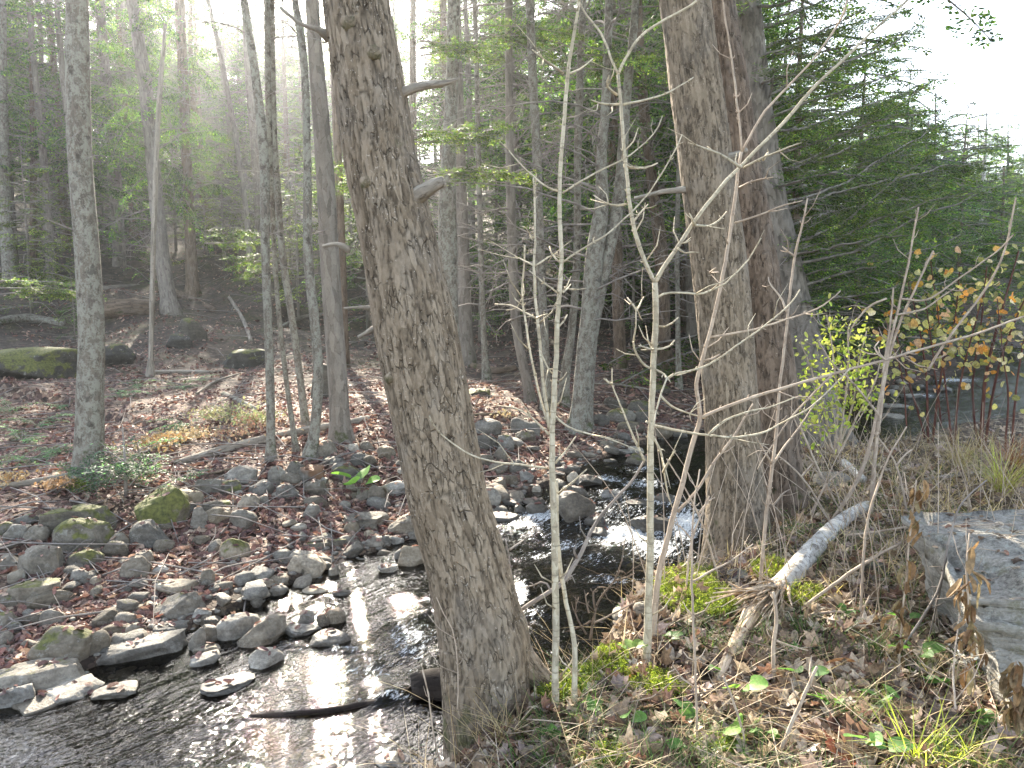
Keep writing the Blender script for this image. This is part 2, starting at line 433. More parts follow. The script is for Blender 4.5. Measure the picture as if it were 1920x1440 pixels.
ms = n.step(n.noise(ob, 1.1, 6, .7), .5, .62)
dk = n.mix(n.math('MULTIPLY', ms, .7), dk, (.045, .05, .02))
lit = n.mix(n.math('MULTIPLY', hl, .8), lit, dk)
pc = n.voro(ob, 15., 'F1', 'Color'); pe = n.voro(ob, 15., 'DISTANCE_TO_EDGE')
ps = n.n('ShaderNodeSeparateColor'); n.t.links.new(pc, ps.inputs[0])
peb = n.ramp(ps.outputs[0], [(0., (.02, .017, .012)), (.5, (.055, .043, .026)), (1., (.13, .105, .065))])
peb = n.mix(n.step(pe, .2, .0), peb, (.012, .01, .008)); peb = n.mix(n.step(n.noise(ob, 6, 5, .7), .38, .6), peb, (.03, .025, .018))
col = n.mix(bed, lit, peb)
hh = n.math('ADD', n.math('MULTIPLY', sp.outputs[0], .5), n.math('ADD', n.math('MULTIPLY', n.step(vd, 0., .15), .4), n.math('MULTIPLY', n.noise(ob, 40, 4), .4)))
M['ground'] = n.done(n.principled(col, .85, n.bump(hh, .7, .02), .2))

# water
n = NT('stream_water'); tc = n.n('ShaderNodeTexCoord'); fl = n.attr('flow', 'Vector')
w1 = n.noise(n.map(fl, (7, 15, 1)), 1., 3, .6); w2 = n.noise(n.map(fl, (16, 38, 1)), 1., 2., .5); w3 = n.noise(n.map(fl, (2.2, 5, 1)), 1., 2, .5)
rip = n.attr('ripple')
h2 = n.math('MULTIPLY', n.math('ADD', n.math('MULTIPLY', w2, .35), n.math('ADD', w1, w3)), rip)
nrm = n.bump(h2, 1., .023)
fr = n.n('ShaderNodeFresnel'); fr.inputs[0].default_value = 1.33; n.t.links.new(nrm, fr.inputs['Normal'])
tr = n.n('ShaderNodeBsdfTransparent'); tr.inputs[0].default_value = (.4, .36, .28, 1)
gl = n.n('ShaderNodeBsdfGlossy'); gl.inputs[0].default_value = (1, 1, 1, 1); gl.inputs['Roughness'].default_value = .03; n.t.links.new(nrm, gl.inputs['Normal'])
mx = n.n('ShaderNodeMixShader'); n.t.links.new(fr.outputs[0], mx.inputs[0]); n.t.links.new(tr.outputs[0], mx.inputs[1]); n.t.links.new(gl.outputs[0], mx.inputs[2])
fo = n.attr('foam')
fn = n.math('ADD', n.math('MULTIPLY', n.noise(n.map(fl, (11, 30, 1)), 1., 7, .78), .8), n.math('MULTIPLY', n.noise(n.map(fl, (50, 110, 1)), 1., 3, .6), .35))
fm = n.step(n.math('ADD', fn, n.math('MULTIPLY', fo, .27)), .75, .84)
fm = n.math('MULTIPLY', fm, n.step(fo, .02, .25))
fd = n.principled(n.ramp(n.noise(n.map(fl, (30, 70, 1)), 1., 5, .7), [(.36, (.22, .25, .27)), (.62, (.85, .88, .9))]), .5, n.bump(fn, .8, .03), .4)
m2 = n.n('ShaderNodeMixShader'); n.t.links.new(fm, m2.inputs[0]); n.t.links.new(mx.outputs[0], m2.inputs[1]); n.t.links.new(fd, m2.inputs[2])
M['water'] = n.done(m2.outputs[0])
# ---------------------------------------------------------------- ground sheet
def grow(a, b, step, far, k=1.16):
    mid = list(np.arange(a, b, step)); s = step; x = mid[-1]; up = []
    while x < far: s = min(s*k, 3.); x += s; up.append(x)
    return mid, up
m_, u_ = grow(-7., 8., .06, 150); s = .06; x = -7.; lo = []
while x > -140: s = min(s*1.16, 3.); x -= s; lo.append(x)
xs = np.array(lo[::-1]+m_+u_)
m_, u_ = grow(1.5, 13.5, .06, 170, 1.1); s = .06; x = 1.5; lo = []
while x > -40: s = min(s*1.2, 3.); x -= s; lo.append(x)
ys = np.array(lo[::-1]+m_+u_)
X, Y = np.meshgrid(xs, ys, indexing='ij'); X = X.ravel(); Y = Y.ravel()
Z = ground_z(X, Y)
sd, side, lev, al, hw = stream(X, Y)
idx = np.arange(len(X)).reshape(len(xs), len(ys))
F = np.stack([idx[:-1, :-1], idx[1:, :-1], idx[1:, 1:], idx[:-1, 1:]], -1).reshape(-1, 4)
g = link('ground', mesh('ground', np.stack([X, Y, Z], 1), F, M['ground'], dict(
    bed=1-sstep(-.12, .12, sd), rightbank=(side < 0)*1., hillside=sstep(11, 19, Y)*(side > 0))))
tag(g, 'leaf strewn forest floor with stream bed and banks', kind='structure')

# ---------------------------------------------------------------- stream water
def proj(x, y, z):
    z = z-CAMZ; d = y*CP-z*SP; u = y*SP+z*CP
    return 960+FPX*x/d, 720-FPX*u/d
FOAM = [(1140, 960, 210, 62, .62), (1010, 1000, 110, 40, .55), (1240, 1000, 110, 70, .6), (1060, 1020, 60, 14, .8), (1150, 1085, 90, 12, .7), (1010, 1040, 50, 14, .7), (1230, 1030, 70, 30, 1.), (1090, 870, 40, 6, .6), (1210, 880, 60, 9, .7), (560, 1210, 60, 12, .5), (650, 1215, 60, 14, .7), (930, 1000, 40, 12, .7), (1180, 1005, 90, 32, 1.1), (1120, 1050, 60, 18, .6), (1010, 968, 45, 16, 1.1), (985, 985, 60, 14, .9), (1283, 985, 40, 45, 1.2), (1240, 940, 60, 14, .9), (1150, 925, 60, 12, .8),
        (1130, 897, 55, 8, .9), (1210, 905, 70, 12, .8), (978, 1112, 16, 30, 1.2), (1000, 1150, 30, 25, .7), (770, 1200, 60, 50, .75), (700, 1250, 90, 40, .55), (800, 1130, 60, 30, .5),
        (720, 1310, 80, 14, .8), (1790, 712, 50, 5, 1.1), (1730, 742, 40, 6, .8), (1680, 760, 40, 6, .5), (1275, 850, 30, 8, .5), (1290, 1040, 40, 25, .6)]
def water_patch(x0, x1, y0, y1, step, keep):
    xs = np.arange(x0, x1, step); ys = np.arange(y0, y1, step)
    X, Y = np.meshgrid(xs, ys, indexing='ij'); sh = X.shape; X = X.ravel(); Y = Y.ravel()
    sd, side, lev, al, hw = stream(X, Y)
    lat = side*(sd+hw)
    px, py = proj(X, Y, lev)
    foam = np.zeros_like(X)
    for fx, fy, rx, ry, a in FOAM:
        foam = np.maximum(foam, a*np.exp(-(((px-fx)/rx)**2+((py-fy)/ry)**2)))
    ins = sstep(.1, -.4, sd)
    calm = np.exp(-(((px-250)/230)**2+((py-1245)/55)**2))+np.exp(-(((px-560)/120)**2+((py-1120)/45)**2))
    rip = np.clip(.62-.5*calm+.9*foam, .06, 1.6)
    fl = np.stack([al, lat, np.zeros_like(al)], 1)
    w = fbm(fl*np.array([2.2, 4.2, 1]), 3, 40); w2 = fbm(fl*np.array([6.5, 11, 1]), 3, 44)
    step_ = .0
    Zw = lev+ins*rip*(.018*w+.007*w2)+ins*foam*(.05*np.abs(w2)+.03*w)
    ok = (sd < .42) & keep(al)
    idx = np.arange(len(X)).reshape(sh)
    F = np.stack([idx[:-1, :-1], idx[1:, :-1], idx[1:, 1:], idx[:-1, 1:]], -1).reshape(-1, 4)
    F = F[ok[F].all(1)]
    used, inv = np.unique(F, return_inverse=True); F = inv.reshape(-1, 4)
    return np.stack([X, Y, Zw], 1)[used], F, dict(flow=fl[used], foam=foam[used], ripple=rip[used])
S0 = SLEN[np.argmin(abs(SL[:, 0]-3.6))]
wb = MB()
for a in ((-8., 5.2, -1., 12.2, .032, lambda al: al <= S0), (2.6, 24., 9., 27., .11, lambda al: al > S0-.12)):
    V, F, A = water_patch(*a); wb.add(V, F, **A)
tag(wb.build('stream_water', M['water']), 'dark shallow stream with riffles and white water', kind='structure')

# ---------------------------------------------------------------- haze
HZ = [-0.0]
def haze(density, x0, x1, y0, y1, z0, z1, aniso):
    V = np.array([(x, y, z) for x in (x0, x1) for y in (y0, y1) for z in (z0, z1)], float)
    F = np.array([(0, 1, 3, 2), (4, 6, 7, 5), (0, 4, 5, 1), (2, 3, 7, 6), (0, 2, 6, 4), (1, 5, 7, 3)])
    n = NT('haze'); v = n.n('ShaderNodeVolumePrincipled')
    v.inputs['Color'].default_value = (.88, .93, 1, 1); v.inputs['Density'].default_value = density; v.inputs['Anisotropy'].default_value = aniso
    n.t.links.new(v.outputs[0], n.out.inputs['Volume'])
    o = link('haze', mesh('haze', V, F, n.m, smooth=False)); tag(o, 'thin pale sunlit haze filling the woods', kind='stuff')
# ---------------------------------------------------------------- foliage
def leaves_on_twigs(mb, O, D, N, L, sp, ll, lw, cols, rng, ang=58, both=True, hang=.0, tint=1.):
    """rhombic leaves both sides of straight twigs. O,D,N (n,3) origin, dir, plane normal; L length"""
    cnt = np.maximum(2, (L/sp).astype(int)); tot = cnt.sum()
    i = np.repeat(np.arange(len(L)), cnt)
    k = np.arange(tot)-np.repeat(np.cumsum(cnt)-cnt, cnt)
    s = (k+.5)/cnt[i]
    S = np.cross(D, N); S /= np.linalg.norm(S, axis=1)[:, None]+1e-9
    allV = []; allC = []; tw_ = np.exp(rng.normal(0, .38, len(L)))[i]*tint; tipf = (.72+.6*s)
    for sg in (1, -1):
        a = np.radians(ang+rng.uniform(-16, 16, tot))
        o = O[i]+D[i]*(s*L[i])[:, None]; o[:, 2] -= hang*(s*L[i])**2
        d = D[i]*np.cos(a)[:, None]+sg*S[i]*np.sin(a)[:, None]+N[i]*rng.uniform(-.25, .25, tot)[:, None]
        d /= np.linalg.norm(d, axis=1)[:, None]
        w = np.cross(d, N[i]+rng.normal(0, .35, (tot, 3))); w /= np.linalg.norm(w, axis=1)[:, None]+1e-9
        l = ll*rng.uniform(.7, 1.2, tot)*(1-.35*s); ww = lw*rng.uniform(.7, 1.2, tot)
        m = o+d*(l*.5)[:, None]
        allV.append(np.stack([o, m+w*ww[:, None]*.5, o+d*l[:, None], m-w*ww[:, None]*.5], 1).reshape(-1, 3))
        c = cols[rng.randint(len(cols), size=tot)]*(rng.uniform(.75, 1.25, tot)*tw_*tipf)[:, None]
        allC.append(np.repeat(np.hstack([c, np.ones((tot, 1))]), 4, 0))
    V = np.vstack(allV); n = len(V)//4
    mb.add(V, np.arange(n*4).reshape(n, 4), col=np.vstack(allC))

HEM = np.array([(.045, .09, .03), (.07, .125, .035), (.1, .165, .04), (.05, .1, .045), (.15, .21, .05)])
HEMY = np.array([(.10, .14, .03), (.14, .17, .04), (.06, .1, .03), (.18, .2, .06)])
def bough_fol(mb, wood, path, width, rng, sp=.05, ll=.06, lw=.016, cols=HEM, rad=.02, tilt=None, twig_r=.0025, step=.055, sub=0):
    path = resample(path, step); n = len(path)
    T, U, W = frames(path)
    wood.add(*tube(path, np.linspace(rad, rad*.2, n), 5)[:2], bark=tube(path, np.linspace(rad, rad*.2, n), 5)[2])
    tl = rng.uniform(-.5, .5) if tilt is None else tilt
    O = []; D = []; N = []; L = []
    up = np.array([0, 0, 1.])
    for k in range(2, n):
        f = k/(n-1)
        prof = min(1, f*3.2)*(1-f)**.65+.10
        for sg in (1, -1):
            if rng.rand() < .12: continue
            S = np.cross(T[k], up); S /= np.linalg.norm(S)+1e-9
            nn = np.cross(S, T[k]); S = S*math.cos(tl)+nn*math.sin(tl)*sg*.6
            a = math.radians(rng.uniform(42, 72))
            d = T[k]*math.cos(a)+sg*S*math.sin(a)+np.array([0, 0, rng.uniform(-.5, .06)]); d /= np.linalg.norm(d)
            l = width*prof*rng.uniform(.55, 1.15)
            nr = np.cross(d, np.cross(up+rng.normal(0, .3, 3), d)); nr /= np.linalg.norm(nr)
            O.append(path[k]); D.append(d); N.append(nr); L.append(l)
            for q in range(sub):
                s = rng.uniform(.2, .9); d2 = d+np.cross(nr, d)*rng.choice([-1, 1])*rng.uniform(.5, 1.)+rng.normal(0, .15, 3); d2 /= np.linalg.norm(d2)
                O.append(path[k]+d*l*s); D.append(d2); N.append(nr); L.append(l*(1-s)*.7+.06)
    O = np.array(O); D = np.array(D); N = np.array(N); L = np.array(L)
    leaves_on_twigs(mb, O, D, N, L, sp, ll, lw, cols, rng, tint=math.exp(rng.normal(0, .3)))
    # thin twig wood: 3-sided slivers
    if twig_r:
        E = O+D*L[:, None]*.9; S = np.cross(D, N)*twig_r; q = N*twig_r
        V = np.stack([O+S, O-S*.5+q, O-S*.5-q, E], 1).reshape(-1, 3); b = np.arange(len(O))*4
        F3 = np.vstack([np.stack([b, b+1, b+3], 1), np.stack([b+1, b+2, b+3], 1), np.stack([b+2, b, b+3], 1)])
        wood.add(V, F3, bark=np.zeros_like(V))

def twig_tree(mb, path, rad, rng, depth, n, lscale=.5, droop=.15, spread=55):
    """recursive bare twigs growing from a polyline"""
    V, F, B = tube(path, np.linspace(rad, rad*.35, len(path)), 4 if rad > .006 else 3, cap=False)
    mb.add(V, F, bark=B)
    if depth <= 0: return
    T = np.gradient(path, axis=0); Ltot = np.linalg.norm(np.diff(path, axis=0), axis=1).sum()
    for k in range(n):
        f = rng.uniform(.25, .97); i = min(int(f*(len(path)-1)), len(path)-2); o = path[i]+(path[i+1]-path[i])*(f*(len(path)-1)-i)
        t = T[i]/np.linalg.norm(T[i]); r = rng.normal(0, 1, 3); r -= t*(r@t); r /= np.linalg.norm(r)+1e-9
        a = math.radians(rng.uniform(spread-20, spread+15)); d = t*math.cos(a)+r*math.sin(a)
        l = Ltot*lscale*rng.uniform(.45, 1.1)*(1.15-f*.6)
        p = [o]; m = max(4, int(3+depth))
        for q in range(m):
            d = d+rng.normal(0, .16, 3)+np.array([0, 0, .10*rng.uniform(-1, 1)-droop*.2]); d /= np.linalg.norm(d); p.append(p[-1]+d*l/m)
        twig_tree(mb, np.array(p), rad*.48*(1.1-f*.4), rng, depth-1, max(2, int(n*.75)), lscale, droop, spread)

def limb(rng, o, az, l, up=.1, droop=.25, n=6, kink=.12):
    d = np.array([math.cos(az), math.sin(az), up]); p = [np.array(o, float)]
    for q in range(n):
        d = d+rng.normal(0, kink, 3)-np.array([0, 0, droop/n]); d /= np.linalg.norm(d); p.append(p[-1]+d*l/n)
    return np.array(p)

def hemlock_crown(seed, h0, h1, r0, nb, ll=.11, lw=.034, sp=.075, cols=HEM, width=.55, ex=.75):
    rng = np.random.RandomState(seed); fm = MB(); wm = MB()
    for k in range(nb):
        f = (k+rng.uniform(0, 1))/nb; z = h0+(h1-h0)*f; l = r0*(1-f)**ex*rng.uniform(.6, 1.1)+.25
        p = limb(rng, (0, 0, z), rng.uniform(0, 6.283), l, rng.uniform(-.05, .35), rng.uniform(.3, .8), 6, .09)
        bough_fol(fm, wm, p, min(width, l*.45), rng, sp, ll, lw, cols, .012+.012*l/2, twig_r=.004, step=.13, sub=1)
    return fm.mesh('hemlock_crown', M['needles']), wm.mesh('hemlock_limbs', M['twig_bark'])

def dead_crown(seed, h0, h1, n, lmax, depth=2, m=5, rad=.014, droop=.2):
    rng = np.random.RandomState(seed); mb = MB()
    for k in range(n):
        z = h0+(h1-h0)*(k+rng.rand())/n; l = lmax*rng.uniform(.35, 1)
        twig_tree(mb, limb(rng, (0, 0, z), rng.uniform(0, 6.283), l, rng.uniform(-.15, .45), rng.uniform(0, .4)), rad*rng.uniform(.6, 1.2), rng, depth, m, .5, droop)
    return mb.mesh('bare_crown', M['twig_bark'])

def hard_crown(seed, h0, h1):
    rng = np.random.RandomState(seed); mb = MB()
    for k in range(9):
        z = h0+(h1-h0)*rng.uniform(0, .7); twig_tree(mb, limb(rng, (0, 0, z), rng.uniform(0, 6.283), rng.uniform(2.5, 4.5), rng.uniform(.5, 1.3), 0), .04, rng, 2, 7, .5, 0., 45)
    return mb.mesh('bare_crown', M['twig_bark'])

CROWN = [hemlock_crown(100+k, 2.6, 13, 3.0, 66, .125, .045, .085, width=.85) for k in range(3)]           # tall forest hemlocks
CROWNL = [hemlock_crown(120+k, .35, 5., 1.7, 46, .085, .028, .055, HEM if k else HEMY, .55) for k in range(3)]   # young ones green to the ground
CROWNW = [hemlock_crown(130+k, .4, 6., 2.5, 64, .085, .028, .05, np.vstack([HEM, HEMY]) if k else HEM, .7, .42) for k in range(2)]    # broad drooping ones
DEAD = [dead_crown(140+k, 1.2, 9.5, 58, 2.2, 2, 6, .015) for k in range(3)]
HARD = [hard_crown(160+k, 6., 12.) for k in range(2)]

def place_mesh(name, me, parent, scale, rz, dirv=None, dz=0):
    o = link(name, me, parent)
    m = Matrix.Rotation(rz, 4, 'Z')
    if dirv is not None:
        q = Vector((0, 0, 1)).rotation_difference(Vector(dirv)); m = q.to_matrix().to_4x4() @ m
    o.matrix_local = Matrix.Translation((0, 0, dz)) @ m @ Matrix.Diagonal((scale[0], scale[0], scale[1], 1))
    return o

def crack_field(B, k, st, seed):
    """thin wandering, broken bark cracks: 1 in the crack"""
    w = np.stack([vnoise(B*np.array([5, 5, 2.2])+s*9.1, seed) for s in range(3)], 1)*.022+np.stack([vnoise(B*np.array([22, 22, 12])+s*5.3, seed+4) for s in range(3)], 1)*.006
    q = (B+w)*np.array([k, k, k*st])
    f1, f2 = voro(q, seed); e = f2-f1
    br = vnoise(B*np.array([16, 16, 9]), seed+8)
    a = (1-sstep(.0, .10+.05*br, e))*sstep(-.5, .1, br+.35)
    f1, f2 = voro((B+w)*np.array([k*1.9, k*1.9, k*st*2.4]), seed+3)
    return a, (1-sstep(.0, .12, f2-f1))*sstep(-.1, .4, vnoise(B*20, seed+12))
def plate_disp(k, depth, st, seed):
    def f(th, v, r, B):
        a, b = crack_field(B, k, st, seed)
        lo = fbm(B*np.array([4, 4, 1.2]), 2, seed+2)
        return -depth*a-depth*.35*b+depth*.5*fbm(B*np.array([60, 60, 34]), 3, seed+5)+.02*lo*np.minimum(1, r/.15)
    return f
def furrow_attr(B, k, st, seed):
    a, b = crack_field(B, k, st, seed); return np.clip(a+.45*b, 0, 1)

def px_tree(name, label, cat, pts, mat, height, group=None, Y=None, sides=14, step=.25, detail=None, root_flare=.35, base=None):
    """trunk drawn through photo points [(x, y, width px)...] from base to top of frame, carried on up to its real height"""
    b, t0 = (G(pts[0][0], pts[0][1]) if base is None else base)
    Yb = Y or b[1]
    A = []
    for (x, y, w) in pts:
        p = PY(x, y, Yb); tt = Yb/ray(x, y)[1]; A.append([*p, w*tt/FPX*.5*(1.02 if detail else 1.)])
    A = np.array(A); zb = gz(A[0][0], A[0][1])
    A[0][2] = min(A[0][2], zb)
    pre = A[0].copy(); pre[2] = zb-.3; pre[3] *= 1.1
    d = A[-1]-A[-2]; d /= max(1e-6, np.linalg.norm(d[:3]))
    vis = resample(np.vstack([pre, A]), step)
    top = []; p = A[-1].copy(); r0 = p[3]; z = p[2]-zb
    nst = max(3, int((height-z)/1.0)); dd = d[:3].copy()
    rr = np.random.RandomState(int(abs(pts[0][0]*7+pts[0][1])) % 9999)
    for k in range(1, nst+1):
        dd = dd*.8+np.array([0, 0, 1])*.2+rr.normal(0, .02, 3); dd /= np.linalg.norm(dd)
        p = p.copy(); p[:3] = p[:3]+dd*(height-z)/nst; p[3] = r0*(1-k/nst*.8); top.append(p)
    full = np.vstack([vis, top]) if height > z+.5 else vis
    hrel = full[:, 2]-zb
    full[:, 3] *= 1+root_flare*np.exp(-np.maximum(hrel, 0)/(.2 if detail else .12))
    root = thing(name, label, cat, (A[0][0], A[0][1], zb), group)
    o = np.array(root.location)
    if detail:
        k, dep, st, sd_ = detail
        V, F, B = tube(full[:, :3], full[:, 3], sides, True, plate_disp(k, dep, st, sd_)); at = dict(bark=B, furrow=furrow_attr(B, k, st, sd_))
    else:
        sd_ = rr.randint(99)
        V, F, B = tube(full[:, :3], full[:, 3], sides, True, lambda th, v, r, B: r*.09*fbm(B*np.array([9, 9, 1.5])+sd_, 2, 3)); at = dict(bark=B+np.array([0, 0, rr.uniform(0, 3)*0]))
    link('trunk', mesh('trunk', V-o, F, mat, at), root)
    dirv = full[min(len(full)-1, len(vis)-1), :3]-A[0][:3]; dirv = dirv/np.linalg.norm(dirv)
    return root, full, dirv

def add_dead(root, dirv, k=0, s=1., h=1., rz=0): place_mesh('bare_crown', DEAD[k % 3], root, (s, h), rz, dirv)
def add_hem(root, dirv, k=0, s=1., h=1., rz=0, low=False, up=0.):
    f, w = (CROWNL if low else CROWN)[k % 3]
    o = place_mesh('crown', f, root, (s, h), rz, dirv); 
    p = place_mesh('limb_framework', w, root, (s, h), rz, dirv)
    o.location.z += up; p.location.z += up

# --- the three big trunks on the near bank
MAIN = [(925, 1300, 158), (912, 1230, 168), (900, 1165, 160), (886, 1100, 153), (872, 1040, 149), (848, 960, 147), (833, 900, 146), (803, 750, 152), (774, 600, 152), (744, 450, 143), (713, 300, 136), (690, 150, 134), (664, 0, 126), (640, -140, 120)]
main, mfull, md = px_tree('leaning_hemlock', 'thick leaning hemlock trunk on the near bank, with a broken stub and a mossy root', 'tree', MAIN, M['hemlock_bark'], 17, Y=3.2, sides=170, step=.013, detail=(42., .0075, .12, 7), root_flare=.3)
add_hem(main, (-.12, 0, 1), 0, 1.2, 1.25, up=4.5)
mo = np.array(main.location)
# mossy root buttress towards the bank
YB = mo[1]
def root_part(parent, pxs, mat, Y, seed, name='root', sides=40):
    A = np.array([[*PY(x, y, Yq), w*Yq/ray(x, y)[1]/FPX*.5] for (x, y, w, Yq) in pxs]); A = resample(A, .02)
    V, F, B = tube(A[:, :3], A[:, 3], sides, True, plate_disp(27., .008, .26, seed))
    return link(name, mesh(name, V-np.array(parent.location), F, mat, dict(bark=B, furrow=furrow_attr(B, 27., .26, seed)*.7)), parent)
root_part(main, [(918, 1120, 60, YB+.10), (945, 1185, 66, YB+.09), (968, 1225, 62, YB+.02), (1003, 1265, 50, YB-.02), (1045, 1300, 36, YB-.06)], M['hemlock_bark'], YB, 5)
root_part(main, [(880, 1180, 60, YB-.07), (888, 1260, 74, YB-.1), (893, 1330, 84, YB-.12), (897, 1400, 90, YB-.14)], M['hemlock_bark'], YB, 6)
def stub(parent, pxs, Y, mat, name='dead_branch', seed=3, sides=14):
    A = np.array([[*PY(x, y, Y+dy), w*Y/ray(x, y)[1]/FPX*.5] for (x, y, w, dy) in pxs]); A[0][3] *= 1.5 if name != 'knot' else .9; A = resample(A, .012)
    V, F, B = tube(A[:, :3], A[:, 3], sides, True, lambda th, v, r, B: r*.35*fbm(B*np.array([45, 45, 16]), 3, seed))
    return link(name, mesh(name, V-np.array(parent.location), F, mat, dict(bark=B)), parent)
stub(main, [(738, 385, 34, -.02), (770, 376, 30, -.06), (800, 356, 27, -.09), (832, 338, 20, -.11)], YB, M['dead_wood'], 'broken_stub', 5)
stub(main, [(735, 186, 26, 0), (760, 172, 20, -.03), (800, 160, 15, -.04), (835, 156, 11, -.05), (862, 147, 5, -.06)], YB, M['dead_wood'])
stub(main, [(655, 470, 10, 0), (633, 458, 10, -.02), (605, 462, 6, -.02)], YB, M['dead_wood'])
stub(main, [(706, 615, 10, 0), (690, 622, 9, -.02), (672, 632, 7, -.02)], YB, M['dead_wood'])
stub(main, [(700, 578, 8, 0), (675, 576, 6, -.02), (645, 578, 4, -.02)], YB, M['dead_wood'])
stub(main, [(618, 70, 16, 0), (595, 55, 12, -.04), (565, 45, 7, -.06), (525, 14, 5, -.08)], YB, M['dead_wood'])
for (x, y, w) in ((690, 342, 26), (800, 620, 22), (736, 706, 24), (655, 45, 30), (700, 100, 26)):
    stub(main, [(x, y, w*1.3, -.11), (x-1, y+3, w, -.14), (x-2, y+5, w*.5, -.15)], YB, M['hemlock_bark'], 'knot', int(x))

TA = [(1388, 1010, 118), (1385, 960, 108), (1380, 900, 101), (1371, 750, 97), (1358, 600, 98), (1343, 450, 99), (1325, 300, 99), (1303, 150, 97), (1283, 0, 95), (1265, -130, 92)]
ta, taf, tad = px_tree('pine_trunk_tree', 'straight sunlit brown trunk rising behind the pale saplings', 'tree', TA, M['pine_bark'], 19, Y=5.75, sides=130, step=.018, detail=(40., .0085, .10, 17), root_flare=.55)
add_hem(ta, (-.08, 0, 1), 1, 1.2, 1.3, up=5)
stub(ta, [(1350, 300, 14, -.1), (1385, 290, 13, -.16), (1400, 280, 8, -.2)], ta.location.y, M['dead_wood'])
stub(ta, [(1285, 355, 9, -.1), (1240, 360, 8, -.1), (1190, 372, 6, -.1)], ta.location.y, M['dead_wood'])
TB = [(1470, 965, 100), (1462, 900, 84), (1451, 720, 78), (1432, 560, 68), (1416, 430, 62), (1395, 300, 58), (1372, 150, 56), (1350, 0, 54), (1335, -120, 52)]
tb, tbf, tbd = px_tree('dark_trunk_tree', 'dark brown deeply furrowed trunk tucked behind the straight sunlit one', 'tree', TB, M['dark_bark'], 18, sides=80, step=.03, detail=(28., .010, .12, 27), Y=ta.location.y+.75)
add_hem(tb, (-.08, 0, 1), 2, 1.1, 1.2, up=5)
TCp = [(1552, 838, 82), (1535, 760, 70), (1512, 660, 62), (1487, 560, 57), (1462, 430, 52), (1440, 330, 52), (1424, 217, 50), (1412, 100, 46), (1400, -20, 44)]
tc_, tcf, tcd = px_tree('bough_hemlock', 'grey leaning hemlock whose long green boughs reach over the stream pool', 'tree', TCp, M['grey_bark'], 16, sides=40, step=.06, detail=(16., .012, .22, 37))
# its boughs
rng = np.random.RandomState(5); YC = tc_.location.y
BOUGHS = [  # pixel paths with depth offset, width
 ([(1430, 335, 0), (1530, 300, .2), (1620, 240, .5), (1740, 160, .8)], .7), ([(1455, 470, 0), (1560, 420, -.3), (1660, 350, -.6), (1770, 280, -.8)], .75),
 ([(1450, 380, 0), (1560, 345, .3), (1680, 280, .8), (1790, 215, 1.2)], .7), ([(1470, 500, 0), (1600, 470, -.2), (1740, 400, -.5), (1880, 345, -.6)], .8),
 ([(1445, 350, 0), (1500, 340, -.5), (1570, 330, -1.), (1640, 330, -1.4)], .6), ([(1480, 540, 0), (1570, 520, .2), (1680, 490, .3), (1800, 440, .3)], .7),
 ([(1425, 200, 0), (1500, 175, .3), (1590, 120, .6), (1690, 60, .8)], .7), ([(1415, 110, 0), (1480, 90, -.3), (1560, 50, -.6), (1640, 0, -.8)], .7),
 ([(1410, 60, 0), (1500, 30, .2), (1600, -30, .5), (1700, -80, .7)], .7), ([(1420, 160, 0), (1470, 150, -.6), (1530, 150, -1.1), (1600, 160, -1.5)], .6),
 ([(1430, 250, 0), (1510, 240, .4), (1600, 205, 1.), (1720, 170, 1.6)], .7), ([(1490, 570, 0), (1560, 560, -.4), (1640, 545, -.6), (1720, 520, -.8)], .6),
 ([(1460, 450, 0), (1520, 440, .8), (1600, 430, 1.6), (1700, 420, 2.2)], .7), ([(1440, 330, 0), (1480, 300, 1), (1550, 280, 2), (1650, 260, 2.8)], .75),
 ([(1405, 30, 0), (1360, 10, -.3), (1320, -10, -.6), (1270, 0, -.9)], .55), ([(1415, 120, 0), (1380, 90, .6), (1320, 70, 1.1), (1240, 80, 1.5)], .6),
 ([(1475, 520, 0), (1540, 510, 1.), (1620, 510, 1.8), (1720, 500, 2.4)], .7), ([(1465, 480, 0), (1540, 470, -.7), (1620, 450, -1.2), (1720, 440, -1.6)], .65),
 ([(1480, 520, 0), (1600, 500, .4), (1740, 470, .8), (1890, 430, 1.2)], .85), ([(1470, 480, 0), (1600, 440, -.5), (1740, 385, -1.), (1860, 360, -1.2)], .8), ([(1450, 400, 0), (1580, 360, .2), (1720, 320, .4), (1850, 300, .5)], .85),
 ([(1440, 330, 0), (1560, 290, .8), (1680, 250, 1.4), (1800, 250, 2.)], .8), ([(1425, 230, 0), (1530, 200, -.4), (1640, 150, -.7), (1720, 130, -.9)], .75), ([(1410, 100, 0), (1510, 70, .6), (1610, 40, 1.2), (1700, 20, 1.6)], .8),
 ([(1400, 20, 0), (1480, 0, -.4), (1560, -30, -.8), (1640, -50, -1.)], .75), ([(1485, 545, 0), (1580, 545, .8), (1690, 540, 1.4), (1800, 520, 2.)], .7), ([(1415, 150, 0), (1500, 120, .9), (1600, 110, 1.7), (1700, 110, 2.4)], .8), ([(1460, 430, 0), (1540, 400, 1.2), (1640, 380, 2.2), (1780, 370, 3.)], .85),
 ([(1435, 300, 0), (1540, 270, -.2), (1650, 225, -.3), (1730, 215, -.4)], .65), ([(1422, 190, 0), (1520, 140, 0), (1640, 95, .1), (1730, 40, .2)], .6)]
